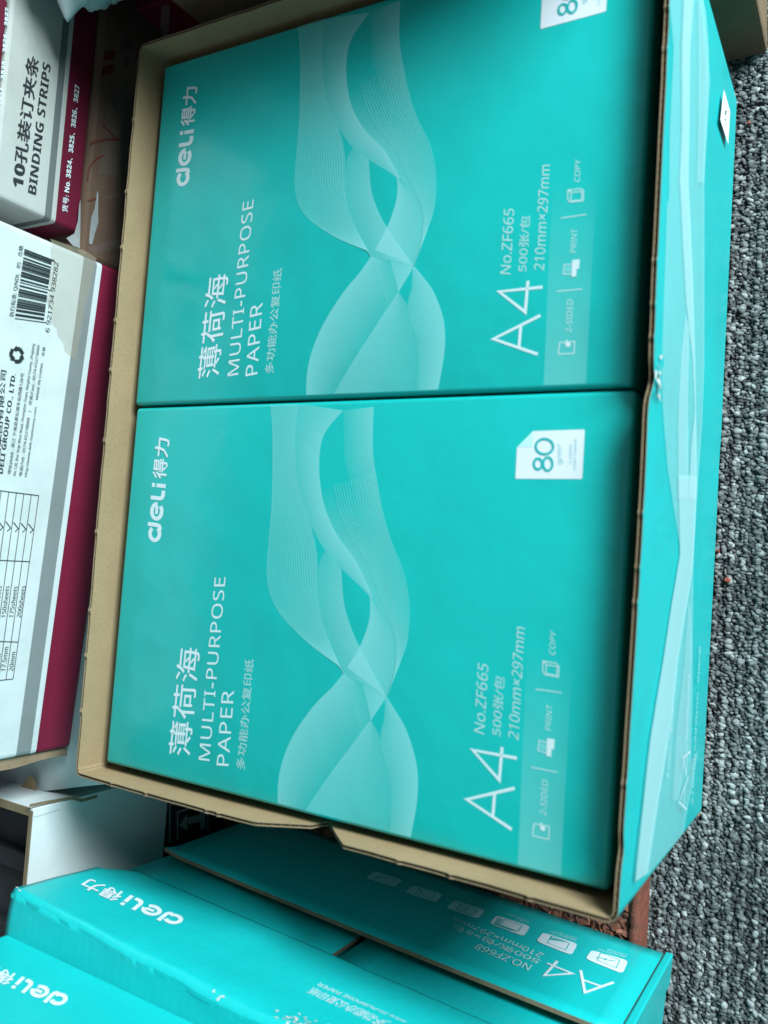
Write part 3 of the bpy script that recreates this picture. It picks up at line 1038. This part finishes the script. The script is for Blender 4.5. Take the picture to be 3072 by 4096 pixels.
def upper(s, t):
    """outer face of the bent flap: t = 1 free edge, 0 the fold, below 0 the carton's upper wall behind the fold"""
    a = BW * s + 2.0 * (s - 0.5) * t
    dent = 1.7 * math.sin(7 * s + 1.0) + 1.3 * noise.noise(Vector((s * 14, 0.3, 2.2))) + 0.9 * noise.noise(Vector((s * 38, t * 30, 6.2))) + 2.5 * math.exp(-((s - 0.36) / 0.05) ** 2)
    edge = math.exp(-(t / 0.10) ** 2)
    wob = dent * edge + 0.7 * noise.noise(Vector((s * 9, t * 4, 2.2)))
    if t < 0:
        dd = -t * 82 + 1.5; h = 214.0 - 1.6 * edge - 1.0 * min(-t * 8, 1)
        return bp(a, dd - wob * 0.6, h - 0.35 * wob)
    h = 214.0 - 82 * t - 1.6 * math.exp(-(t / 0.03) ** 2)
    dd = -1.5 + 7.0 * t ** 1.4 + 3.0 * math.exp(-(t / 0.03) ** 2)
    if t > 0.8 and s > 0.93: h += (t - 0.8) / 0.2 * 14 * ((s - 0.93) / 0.07) ** 1.5
    return bp(a, dd - wob * 0.6, h - 0.35 * wob * edge)


upf = board('upper_flap', upper, 80, 50, 2.2, BM3, side, NB)
board('upper_wall', lambda s, t: upper(s, -0.55 * (1 - t) - 1e-5), 80, 14, 1.2, BM3, side, Vector((0, 0, 1)))
for p_ in upf.data.polygons:
    if p_.material_index == 2 and p_.center.z > 0.2: p_.material_index = 0
upf['label'] = 'upper flap with the white brand lettering and scuffed fold'
PF = Plane(bp(0, 2.0, 0), -UB, (0, 0, 1))   # print on the upper flap
PLF = Plane(bp(0, 0.0, 0), -UB, (0, 0, 1))  # print on the lower flap
def g1(*pts): return [(x / 1.8433, 3350 + y / 1.8433) for x, y in pts]
def on_upper(vs2, faces, name, mat, lift=0.25, lifts=None):
    """lay flat print on the bent flap: convert plane points to (s,t) of the flap"""
    out = []
    for i, (a, b) in enumerate(vs2):
        t = min(max((214.5 - b) / 82, 0), 1); s = min(max(a / BW, 0), 1)
        p = Vector(upper(s, t)) + NB * (lift + (0.03 * lifts[i] if lifts else 0))
        out.append(tuple(p))
    return mesh(name, out, faces, mat, upf)


def quadmap(v2, w, LL, LR, UL, UR):
    out = []
    for x, y in v2:
        s = x / w
        b = [LL[k] + (LR[k] - LL[k]) * s for k in (0, 1)]; tt = [UL[k] + (UR[k] - UL[k]) * s for k in (0, 1)]
        out.append((b[0] + (tt[0] - b[0]) * y, b[1] + (tt[1] - b[1]) * y))
    return out


LLc, LRc, ULc, URc = [PF.px(*p) for p in g1((1375, 598), (655, 308), (1283, 690), (572, 392))]
on_upper(quadmap(LOGO[0], 6.67, LLc, LRc, ULc, URc), LOGO[1], 'brand_lettering', M['white_ink'], 0.35, LIFT)
def ctext(body, corners, name, mat, pl=PF, upper_=True, parent=None, bold=0.0):
    v, f = glyphs(body, bold)
    x0 = min(p[0] for p in v); x1 = max(p[0] for p in v); y0 = min(p[1] for p in v); y1 = max(p[1] for p in v)
    c = [pl.px(*p) for p in corners]
    v2 = quadmap([((p[0] - x0) / (x1 - x0), (p[1] - y0) / (y1 - y0)) for p in v], 1.0, *c)
    if upper_: return on_upper(v2, f, name, mat, 0.35)
    return decal(name, pl, v2, f, mat, parent, 0.3)
def g5(*pts): return [(1000 + x / 1.659, 3100 + y / 1.659) for x, y in pts]
ctext('多功能办公复印纸', g5((930, 1660), (415, 1425), (830, 1690), (365, 1465)), 'title_lettering', M['pale_ink'])
ctext('MULTI-PURPOSE PAPER', g5((1040, 1650), (460, 1388), (1000, 1650), (435, 1410)), 'title_lettering', M['pale_ink'])
# worn white patches along the fold
rw = random.Random(8)
vs, fs = [], []
spots = [(0.36 + rw.gauss(0, 0.035), rw.gauss(0.07, 0.045)) for _ in range(70)] + [(0.52 + rw.gauss(0, 0.006), rw.gauss(0.03, 0.01)) for _ in range(4)] + [(0.995, 0.05), (0.985, 0.04)]
for s, t in spots:
    t = min(max(t, 0.0), 0.25); b0 = len(vs); n = 7
    for j in range(n):
        a = 2 * math.pi * j / n; r = rw.uniform(0.3, 1.0) * rw.choice((0.6, 0.9, 1.5))
        ss = s + r * math.cos(a) / BW * 1.4; tt = min(max(t + r * 0.9 * math.sin(a) / 82, 0), 1)
        vs.append(tuple(Vector(upper(ss, tt)) + NB * (0.3 + 0.02 * (b0 % 7)) + Vector((0, 0, 0.15))))
    fs.append(tuple(range(b0, b0 + n)))
tag(mesh('worn_patch', vs, fs, M['torn'], upf), kind='stuff')
# icons and lettering on the lower flap
def g6(*pts): return [(1900 + x / 1.4155, 3000 + y / 1.4155) for x, y in pts]
def P(pl, pts): return [pl.px(*p) for p in pts]
strokes('size_lettering', PLF, [P(PLF, g6((598, 1250), (622, 1376), (785, 1318))), P(PLF, g6((612, 1305), (718, 1342))), P(PLF, g6((408, 1210), (550, 1268), (392, 1280), (466, 1198)))], 1.7, M['white_ink'], lowf, 0.3)
ctext('NO.ZF668', g6((325, 1222), (20, 1100), (300, 1250), (-10, 1125)), 'item_lettering', M['pale_ink'], PLF, False, lowf)
ctext('500张/包×8包', g6((375, 1192), (-115, 985), (345, 1215), (-140, 1010)), 'item_lettering', M['pale_ink'], PLF, False, lowf)
ctext('210mm×297mm', g6((392, 1158), (-110, 950), (368, 1180), (-130, 968)), 'item_lettering', M['pale_ink'], PLF, False, lowf)


def round_quad(c, r=0.18):
    pts = []
    n = len(c)
    for i in range(n):
        p, a, b = Vector(c[i]), Vector(c[i - 1]), Vector(c[(i + 1) % n])
        for t in (0, 0.33, 0.67, 1):
            q = p + (a - p) * r * (1 - t) ** 2 + (b - p) * r * t ** 2
            pts.append((q.x, q.y))
    return pts


icons = [g6((625, 1185), (660, 1135), (868, 1195), (835, 1270)), g6((345, 1085), (385, 1035), (582, 1100), (545, 1165)), g6((82, 985), (122, 938), (312, 1000), (275, 1058)),
         g5((1298, 885), (1355, 832), (1562, 900), (1510, 958)), g5((1025, 780), (1085, 735), (1285, 795), (1230, 850)), g5((765, 685), (830, 640), (1015, 700), (955, 748))]
capt = ['激光打印 LASER', '喷墨打印 INK-JET', '办公复印 COPY FOR OFFICE', '传真 FAX', '双面 2-SIDED', '书写 WRITE']
for k, q in enumerate(icons):
    c = P(PLF, q)
    ic = decal('icon', PLF, *fill([round_quad(c)]), M['white_ink'], lowf, 0.3)
    u = lambda a, b: (c[3][0] + (c[0][0] - c[3][0]) * a * 0 + (c[0][0] - c[3][0]) * a + (c[2][0] - c[3][0]) * b, c[3][1] + (c[0][1] - c[3][1]) * a + (c[2][1] - c[3][1]) * b)
    # sheet outline inside each icon and one distinguishing mark
    lines = [[u(0.2, 0.2), u(0.72, 0.2), u(0.72, 0.8), u(0.2, 0.8), u(0.2, 0.2)]]
    if k == 0: lines.append([u(0.78, 0.35), u(0.5, 0.55), u(0.58, 0.4), u(0.3, 0.62)])
    elif k == 1: lines += [[u(0.72, 0.5), u(0.25 + 0.11 * j, 0.82)] for j in range(5)]
    elif k == 2: lines += [[u(0.26 + 0.06 * j, 0.15 - 0.03 * j), u(0.78 + 0.05 * j, 0.15 - 0.03 * j), u(0.78 + 0.05 * j, 0.7)] for j in range(3)]
    elif k == 3: lines.append(catmull([u(0.75, 0.3), u(0.5, 0.35), u(0.45, 0.6), u(0.65, 0.6), u(0.8, 0.85)], 5))
    elif k == 4: lines.append(catmull([u(0.45, 0.4), u(0.6, 0.42), u(0.62, 0.6), u(0.75, 0.6)], 5))
    else: lines.append([u(0.4, 0.75), u(0.8, 0.3)])
    strokes('icon_mark', PLF, lines, [0.5] + [0.8] * (len(lines) - 1), M['teal_ink'], ic, 0.4)
    if k < 3:
        d1 = Vector(c[1]) - Vector(c[0]); e1 = Vector(c[2]) - Vector(c[1])
        LL = Vector(c[2]) + d1 * 0.55 - e1 * 0.1; LR = LL - e1 * 0.75; UL = LL - d1 * 0.38
        letters('icon_caption', PLF, capt[k].replace(' ', '\n', 1), tuple(LL), tuple(LR), tuple(UL), M['faint_ink'], lowf, 0.3, local=True)
# handling marks at the far end of the lower flap
def g3(*pts): return [(600 + x / 2.37, 3150 + y / 2.37) for x, y in pts]
strokes('handling_mark', PLF, [P(PLF, g3((800, 402), (1040, 485), (1210, 418), (960, 340))) + P(PLF, g3((800, 402))), P(PLF, g3((1050, 497), (1270, 582), (1470, 505), (1250, 425))) + P(PLF, g3((1050, 497)))], 0.8, M['faint_ink'], lowf, 0.3)
decal('handling_mark', PLF, *fill([P(PLF, g3((1170, 490), (1215, 520), (1310, 535), (1220, 500)))]), M['faint_ink'], lowf, 0.3)
# white triangle and paler band on its end wall
PB = Plane(bp(-1.6, 0, 0), -NB, (0, 0, 1))
PBW = Plane(bp(-0.05, 0, 0), -NB, (0, 0, 1))
decal('pale_band', PBW, *fill([[(52, 0.5), (70, 22), (110, 60), (110, 20), (80, 0.5)]]), M['white_ink'], side, 0.3)
decal('pale_band', PBW, *fill([[(16, 0.5), (20, 60), (60, 150), (110, 200), (110, 62), (70, 24), (50, 0.5)]]), M['rib14'], side, 0.25)

# ------------------------------------------------------------------ second carton, stacked on the first and set back
TC = [(-25.0, -92.3), (306.0, -99.8)]
uc = Vector((TC[1][0] - TC[0][0], TC[1][1] - TC[0][1], 0)).normalized(); ncv = Vector((-uc.y, uc.x, 0))
top = thing('stacked_carton', (130, -310, 37.0), 'bright teal carton with white brand lettering stacked on top of the flapped carton', 'carton')
def tpnt(a, dd, h): return tuple(Vector((TC[0][0], TC[0][1], 37.2)) + uc * a - ncv * dd + Vector((0, 0, h)))
v, f = box_mesh(0, 324, 0, 428, 0, 205, 2.2, 3)
mesh('body', [tpnt(*p) for p in v], [tuple(reversed(q)) for q in f], M['tealx'], top)
PC = Plane(tpnt(0, 0, 0), -uc, (0, 0, 1))
LLc, LRc, ULc, URc = [PC.px(*p) for p in g1((524, 1178), (-106, 918), (434, 1266), (-190, 1000))]
mesh('brand_lettering', [PC.at(a, b, 0.3 + 0.03 * LIFT[i]) for i, (a, b) in enumerate(quadmap(LOGO[0], 6.67, LLc, LRc, ULc, URc))], LOGO[1], M['white_ink'], top)

# ------------------------------------------------------------------ white carton with table and barcode (left, long wall towards the open carton)
PD = Plane((-50, -2.5, -17.7), (20, 302.7, 0), (0, 0, 1))
hz = lambda x, y: PD.px(x, y)[1]
g0 = (hz(75, 2990) + hz(216, 1900)) / 2; gA = (hz(130, 2990) + hz(271, 1900)) / 2; gB = (hz(154, 2969) + hz(292, 1900)) / 2
MAR, WHT, GRY = (0.145, 0.006, 0.026), (0.48, 0.51, 0.52), (0.175, 0.19, 0.195)
md = carton_stripes('white_carton_with_maroon_foot', [(0, MAR), (gB * S, WHT), (gA * S, GRY), (g0 * S, WHT)])
table_box = thing('table_carton', tuple(PD.at(150, 0, -100)), 'white carton with maroon foot, barcode, address and size table', 'carton')
v, f = box_mesh(0, 303.4, -200, 0, 0, 112, 3.0, 3)
def pdp(p): return tuple(PD.o + PD.ex * p[0] + PD.n * p[1] + Vector((0, 0, p[2])))
mesh('body', [pdp(p) for p in v], f, md, table_box, smooth=False)
vs, fs = [], []
for k in range(15):
    h = 1.0 + 110 * k / 14; wv_ = 1.2 * math.sin(k * 0.9)
    for e, q in ((0.4, -3.2), (-5.6 + wv_, -1.6 + 0.4 * wv_), (-5.7 + wv_, -4.2 + 0.4 * wv_), (0.4, -5.6)):
        vs.append(pdp((e, q, h)))
for k in range(14):
    for e in range(4):
        a = k * 4 + e; b = k * 4 + (e + 1) % 4
        fs.append((a, b, b + 4, a + 4))
mesh('end_flap', vs, fs, M['kraft_edge'], table_box)
def h2(*pts): return [(x / 1.659, 900 + y / 1.659) for x, y in pts]
def h3(*pts): return [(x / 2.0113, 1900 + y / 2.0113) for x, y in pts]
def dl(body, a, b, c, mat='black_ink', bold=0.0, name='lettering'):
    return letters(name, PD, body, *h2(a, b, c), M[mat], table_box, 0.3, bold)
dl('执行标准: Q/NDL   85   合格', (92, 612), (158, 140), (58, 606))
dl('6 921734 938282', (326, 716), (388, 252), (298, 706))
dl('得力集团有限公司', (-5, 1640), (42, 968), (-45, 1635), bold=0.008)
dl('DELI GROUP CO., LTD.', (22, 1652), (108, 992), (-14, 1645), bold=0.008)
dl('地址(Add) : 浙江 宁海县黄坛镇车站西路128号', (74, 1656), (163, 988), (47, 1650))
dl('No.128, Bus Stop West Road, Huangtan Town, Ninghai County, Zhejiang', (108, 1666), (235, 793), (84, 1660))
dl('电话(Tel) : 0574-65278888    |    传真(Fax) : 0574-65273660', (148, 1668), (268, 803), (122, 1662))
dl('Http://www.deli-stationery.com     MADE IN CHINA     合格', (182, 1672), (305, 812), (158, 1668))
bars = []
rb = random.Random(21)
c0, c1, c2, c3 = [PD.px(*p) for p in h2((97, 622), (162, 146), (287, 648), (345, 218))]
pos = 0.0; polys, wid_ = [], []
while pos < 0.985:
    w = rb.choice((1, 1, 1, 2, 2, 3)) * 0.0105; g = rb.choice((1, 1, 2, 3)) * 0.0105
    if pos + w > 1: break
    s = pos + w / 2
    long_ = 1.1 if (pos < 0.03 or pos > 0.955 or abs(s - 0.5) < 0.02) else 1.0
    a = (c0[0] + (c1[0] - c0[0]) * s, c0[1] + (c1[1] - c0[1]) * s); b = (c2[0] + (c3[0] - c2[0]) * s, c2[1] + (c3[1] - c2[1]) * s)
    b = (a[0] + (b[0] - a[0]) * long_, a[1] + (b[1] - a[1]) * long_)
    polys.append([a, b]); wid_.append(w * abs(c1[0] - c0[0]))
    pos += w + g
strokes('barcode', PD, polys, wid_, M['black_ink'], table_box, 0.3)
# recycling mark: three bent arrows
cx, cy = PD.px(*h2((110, 862))[0])
R0 = abs(PD.px(*h2((110, 800))[0])[0] - cx) * 0.78
ar_ = []
for k in range(3):
    a0 = math.radians(90 + 120 * k)
    p = lambda r, dg: (cx + R0 * r * math.cos(a0 + math.radians(dg)), cy + R0 * r * math.sin(a0 + math.radians(dg)))
    ar_.append([p(1.0, -40), p(1.02, 12)]); ar_.append([p(1.02, 10), p(0.85, 50)])
strokes('recycling_mark', PD, ar_, R0 * 0.55, M['black_ink'], table_box, 0.3)
for k in range(3):
    a0 = math.radians(90 + 120 * k)
    p = lambda r, dg: (cx + R0 * r * math.cos(a0 + math.radians(dg)), cy + R0 * r * math.sin(a0 + math.radians(dg)))
    decal('recycling_mark', PD, *fill([[p(1.35, 42), p(0.42, 48), p(0.95, 78)]]), M['black_ink'], table_box, 0.42)
tl = [((310, 165), (103, 1640)), ((250, 158), (46, 1645)), ((190, 152), (-14, 1652)), ((130, 145), (-74, 1660)), ((68, 137), (-134, 1665)), ((6, 128), (-190, 1670)),
      ((-60, 118), (310, 165)), ((-60, 682), (237, 696)), ((-120, 1334), (145, 1343)), ((-160, 1668), (103, 1640))]
strokes('table_rule', PD, [P(PD, h3(*q)) for q in tl], 0.42, M['black_ink'], table_box, 0.3)
def dt(body, a, b, c): return letters('table_entry', PD, body, *h3(a, b, c), M['black_ink'], table_box, 0.3)
dt('200sheets', (165, 1146), (205, 892), (130, 1143)); dt('175sheets', (103, 1146), (140, 896), (68, 1143)); dt('150sheets', (42, 1146), (76, 893), (6, 1143)); dt('125sheets', (-20, 1146), (14, 893), (-54, 1143))
dt('20mm', (104, 1576), (124, 1424), (70, 1573)); dt('17.5mm', (42, 1578), (68, 1384), (6, 1575)); dt('15mm', (-18, 1578), (8, 1440), (-54, 1575))
strokes('table_tick', PD, [P(PD, h3((238, 466), (265, 440), (225, 392))), P(PD, h3((178, 460), (206, 434), (166, 385))), P(PD, h3((118, 456), (146, 430), (106, 380))), P(PD, h3((56, 450), (84, 426), (44, 372))), P(PD, h3((-6, 446), (22, 420), (-18, 366)))], 0.5, M['black_ink'], table_box, 0.3)
st = h2((333, 92), (345, 130), (330, 180), (345, 250), (318, 330), (330, 420), (305, 500), (330, 560), (345, 660), (375, 690), (382, 740), (415, 780), (430, 840), (475, 880), (500, 900), (560, 560), (640, 220), (560, 170))
decal('stain', PD, *fill([P(PD, st)]), M['stain'], table_box, 0.2)

# ------------------------------------------------------------------ binding strip carton behind it and the one on top
XF = -50.0
PFx = Plane((XF, 320, 12.0), (0, 1, 0), (0, 0, 1))
hf = lambda x, y: PFx.px(x, y)[1]
m0 = (hf(302, 94) + hf(219, 855)) / 2; m1_ = m0 + 2.6; m2_ = m1_ + 4.6
mf = carton_stripes('binding_carton_print', [(0, (0.10, 0.005, 0.02)), (m0 * S, (0.34, 0.35, 0.33)), (m1_ * S, (0.10, 0.11, 0.11)), (m2_ * S, (0.34, 0.35, 0.33))])
strip_box = thing('binding_carton', (XF - 100, 400, 12), 'small white carton with maroon foot lettered BINDING STRIPS on a taped brown carton', 'carton')
v, f = box_mesh(XF - 190, XF, 320, 640, 12, 73.0, 2.5, 3)
mesh('body', v, f, mf, strip_box)
def h1(*pts): return [(x / 1.508, y / 1.508) for x, y in pts]
letters('title_lettering', PFx, '10孔装订夹条', *h1((142, 1143), (238, 355), (62, 1118)), M['black_ink'], strip_box, 0.3, 0.02)
letters('title_lettering', PFx, 'BINDING STRIPS', *h1((216, 1178), (306, 395), (166, 1160)), M['black_ink'], strip_box, 0.3, 0.012)
letters('item_lettering', PFx, '货号: No. 3824、3825、3826、3827', *h1((405, 1283), (480, 520), (370, 1275)), M['pale_ink'], strip_box, 0.3, 0.006)
strip_box2 = thing('binding_carton', (XF - 100, 400, 73.2), 'carton of binding strips resting on the BINDING STRIPS carton, mostly its maroon foot showing', 'carton')
v, f = box_mesh(XF - 190, XF - 1.0, 316, 434, 73.2, 134, 2.5, 3)
mesh('body', v, f, mf, strip_box2)
PF2 = Plane((XF - 1.0, 320, 73.2), (0, 1, 0), (0, 0, 1))
letters('item_lettering', PF2, '3824、3825、3826、3827', *h1((12, 640), (50, 50), (-8, 636)), M['pale_ink'], strip_box2, 0.3, 0.006)

# ------------------------------------------------------------------ taped brown carton under the binding strips
XG = -47.0
taped = thing('taped_carton', (XG - 110, 470, FLOOR), 'old brown carton crossed with clear tape and red marker under the binding strips', 'carton')
v, f = box_mesh(XG - 220, XG, 306, 640, FLOOR, 11.8, 3.0, 2)
mesh('body', v, f, kraft('old_brown_carton', (0.115, 0.068, 0.046), (0.085, 0.05, 0.034), 0.8), taped)
PG = Plane((XG, 306, FLOOR), (0, 1, 0), (0, 0, 1))
def h7(*pts): return [(250 + x / 4.4226, 600 + y / 4.4226) for x, y in pts]
def h6(*pts): return [(250 + x / 3.0164, y / 3.0164) for x, y in pts]
strokes('marker_line', PG, [catmull(P(PG, h6((330, 1722), (520, 1685), (700, 1680))), 6), catmull(P(PG, h6((480, 1510), (560, 1580), (620, 1660))), 6), catmull(P(PG, h7((445, 520), (450, 400), (480, 290), (600, 150), (720, 95))), 6), catmull(P(PG, h7((440, 890), (520, 880), (590, 845))), 5)], [1.3, 1.4, 0.9, 0.9], M['red_mark'], taped, 0.5)
decal('tape_strip', PG, *fill([P(PG, h6((600, 900), (640, 400), (1000, 100), (1300, 100), (1000, 600), (900, 1300), (700, 1500)))]), M['brown_tape'], taped, 0.25)
decal('tape_strip', PG, *fill([P(PG, h6((560, 1120), (430, 2110), (1100, 2110), (1150, 1700), (900, 1000)))]), M['brown_tape'], taped, 0.30)
decal('tape_strip', PG, *fill([P(PG, h7((640, 880), (960, 760), (1300, 640), (1300, 740), (900, 850)))]), M['brown_tape'], taped, 0.36)
decal('tape_strip', PG, *fill([P(PG, h7((440, 1730), (1000, 1560), (1300, 1480), (1300, 1640), (560, 1850)))]), M['brown_tape'], taped, 0.36)
decal('torn_patch', PG, *fill([P(PG, h7((605, 720), (628, 790), (622, 1000), (625, 1280), (565, 1480), (520, 1660), (485, 1685), (460, 1640), (475, 1450), (500, 1200), (560, 1040), (590, 850)))]), M['old_paper'], taped, 0.42)
decal('paper_scrap', PG, *fill([P(PG, h7((310, 880), (312, 1000), (300, 1740), (180, 1700), (60, 1560), (200, 1480), (265, 1250), (285, 980)))]), M['old_paper'], taped, 0.46)
for q in (((500, 620), (640, 600), (640, 720), (490, 740)), ((700, 500), (840, 470), (820, 620), (690, 640)), ((480, 800), (640, 760), (640, 880), (470, 920)), ((740, 680), (810, 660), (800, 800), (740, 815)), ((900, 600), (1000, 540), (960, 640), (860, 730))):
    decal('warning_print', PG, *fill([P(PG, h6(*q))]), M['dark_red'], taped, 0.2)

# ------------------------------------------------------------------ maroon carton in the corner behind
maroon = thing('maroon_carton', (-16, 560, FLOOR), 'dark maroon carton sealed with wrinkled clear tape in the shadowed corner', 'carton')
v, f = box_mesh(-46, 9, 478, 640, FLOOR, -12, 2.0, 2)
mesh('body', v, f, M['maroon'], maroon)
PM = Plane((-45, 478, 0), (1, 0, 0), (0, 0, 1))
decal('tape_strip', PM, *fill([P(PM, h6((1195, 60), (1300, 60), (1290, 300), (1260, 480), (1170, 490), (1180, 300)))]), M['tape'], maroon, 0.3)

# ------------------------------------------------------------------ plain brown carton behind the open one
plain = thing('plain_carton', (165, 620, FLOOR), 'plain brown carton standing behind the open teal carton', 'carton')
v, f = box_mesh(0, 305.5, 0, 300, FLOOR, 84, 2.5, 2)
v = rot2([(p[0] + 13, p[1] + 453, p[2]) for p in v], (13, 453), 2.7)
mesh('body', v, f, M['brown'], plain)

# ------------------------------------------------------------------ white bag slumped over the binding strips carton
def bag():
    rnd = random.Random(4)
    bm = bmesh.new()
    bmesh.ops.create_icosphere(bm, subdivisions=6, radius=1)
    c = Vector((-16, 545, 50))
    for v in bm.verts:
        n = v.co.copy()
        fold = noise.ridged_multi_fractal(Vector((n.x * 1.7 + 3, n.y * 1.7, n.z * 1.7)), 1.0, 2.1, 4, 1.0, 2.0)
        r = 1.0 + 0.09 * (fold - 1.2) + 0.05 * noise.noise(n * 7)
        q = c + Vector((n.x * 50, n.y * 106, n.z * 60)) * r
        q.z = max(q.z, -11.8 + 1.5 * noise.noise(n * 9) if q.y > 476 else -30)
        v.co = q
    base = Vector((-19, 478, 57)); tipd = Vector((-25.5, 425.0, 53.5))
    ax = (tipd - base); LL_ = ax.length; ax.normalize()
    for v in bm.verts:
        w = v.co - base; al = w.dot(ax); lat = (w - ax * al).length
        if al > -10 and lat < 34:
            goal = LL_ * (1 - lat / 34) ** 1.1
            if goal > al: v.co = v.co + ax * (goal - al) * min(1, (al + 10) / 25)
    vs = [tuple(v.co) for v in bm.verts]; fs = [tuple(q.index for q in p.verts) for p in bm.faces]
    bm.free()
    o = mesh('plastic_bag', vs, fs, M['bag'], None, smooth=True)
    tag(o, 'crumpled white plastic bag slumped over the binding strips carton', 'bag')


bag()

# ------------------------------------------------------------------ white cartons at the lower left
PH = Plane((-50, 0, 0), (0, 1, 0), (0, 0, 1))
under = thing('white_carton', (-160, 140, FLOOR), 'white carton with a bent corrugated flap edge, carrying the carton with the size table', 'carton')
v, f = box_mesh(-250, -14, -16, 304, FLOOR, -24.5, 3.0, 2)
mesh('body', v, f, M['white_board'], under)
def k2(*pts): return [(x / 3.16, 2950 + y / 3.16) for x, y in pts]
ft_edge = [(-250, -47), (-117.5, -40.1), (-98, -38.6), (-80, -36.6), (-62, -31.8), (-45.4, -27.0), (-19.2, -20.0), (-14.5, -18.8)]
def flap_h(q, t):
    i = min(int(q * (len(ft_edge) - 1)), len(ft_edge) - 2); k = q * (len(ft_edge) - 1) - i
    x = ft_edge[i][0] + (ft_edge[i + 1][0] - ft_edge[i][0]) * k; y = ft_edge[i][1] + (ft_edge[i + 1][1] - ft_edge[i][1]) * k
    return (x, y + (300 - y) * t, -19.4 - 1.8 * math.sin(math.pi * q) * (1 - t) ** 6)
board('top_flap', flap_h, 28, 10, 4.4, [M['white_board'], M['kraft'], M['flute']], under, Vector((0, 0, 1)))
mesh('turned_corner', [(-97, -38.0, -18.8), (-80, -36.2, -18.8), (-79, -29, -16.5), (-82, -25, -15.0)], [(0, 1, 2, 3)], M['kraft'], under)

arrow = thing('arrow_carton', (-170, -190, FLOOR), 'open white carton printed with a black handling panel and arrow, black crate inside', 'carton')
xr = -50.0
ztop = 7.0


def wall_slab(name, x0, x1, y0, y1, z0, z1, m):
    v, f = box_mesh(x0, x1, y0, y1, z0, z1, 0.5, 1)
    return mesh(name, v, f, m, arrow)


aw = wall_slab('wall', xr - 3.2, xr, -360, -35.5, FLOOR, ztop, M['white_board'])
wall_slab('wall', xr - 260, xr - 255, -360, -35.5, FLOOR, ztop, M['white_board'])
wall_slab('wall', xr - 254.8, xr - 5.2, -40.5, -35.7, FLOOR, ztop - 0.4, M['white_board'])
wall_slab('wall', xr - 254.8, xr - 5.2, -360, -355, FLOOR, ztop - 0.4, M['white_board'])
wall_slab('bottom', xr - 254.8, xr - 5.2, -354.8, -40.7, FLOOR, FLOOR + 4, M['kraft'])
v, f = box_mesh(xr - 3.25, xr + 0.05, -358, -37, ztop - 0.4, ztop + 0.35, 0.2, 1)
mesh('rim', v, f, M['flute'], arrow)
v, f = box_mesh(xr - 254.9, xr - 3.4, -40.7, -35.6, ztop - 0.75, ztop + 0.1, 0.2, 1)
mesh('rim', v, f, M['flute'], arrow)
PE = Plane((xr, 0, 0), (0, 1, 0), (0, 0, 1))
zc = PE.px(661, 3300)[1]
decal('print_panel', PE, *fill([[(-300, zc), (-300, zc - 75), (-36, zc - 75), (-36, zc)]]), M['black_ink'], aw, 0.15)
gi = M['grey_ink']
strokes('handling_mark', PE, [P(PE, g3((185, 520), (185, 165), (340, 115))), P(PE, g3((258, 500), (258, 235), (380, 195))), P(PE, g3((545, 420), (545, 240)))], [1.4, 1.4, 1.4], gi, aw, 0.3)
decal('handling_mark', PE, *fill([P(PE, g3((275, 360), (350, 252), (350, 408)))]), gi, aw, 0.3)
decal('handling_mark', PE, *fill([P(PE, g3((357, 285), (475, 255), (475, 325), (357, 352)))]), gi, aw, 0.34)
decal('handling_mark', PE, *fill([P(PE, g3((472, 225), (522, 232), (522, 385), (472, 400)))]), gi, aw, 0.26)
# crease lines of the torn corner
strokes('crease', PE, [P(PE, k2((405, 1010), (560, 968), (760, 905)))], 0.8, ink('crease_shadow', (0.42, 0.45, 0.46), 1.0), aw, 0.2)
strokes('tear', PE, [P(PE, k2((370, 862), (600, 815), (910, 762), (1030, 795), (1230, 742)))], 2.0, M['flute'], aw, 0.22)
# black plastic crate inside
crate = thing('plastic_crate', (xr - 120, -190, FLOOR + 4), 'ribbed black plastic crate standing inside the open white carton', 'crate')
def cbox(name, *a):
    v, f = box_mesh(*a, 1.5, 2); return mesh(name, v, f, M['black_plastic'], crate)
cbox('body', xr - 230, xr - 34, -340, -60, FLOOR + 4.2, -40)
cbox('rail', xr - 233, xr - 26, -343, -57, -40, -28)
for k in range(6):
    cbox('slat', xr - 228, xr - 30, -330 + k * 48, -318 + k * 48, -27.9, -20)
for k in range(8):
    cbox('rib', xr - 34, xr - 27, -330 + k * 36, -322 + k * 36, FLOOR + 10, -40.2)
cbox('rail', xr - 34, xr - 25, -340, -60, -128, -118)

bpy.data.objects.remove(_co, do_unlink=True)
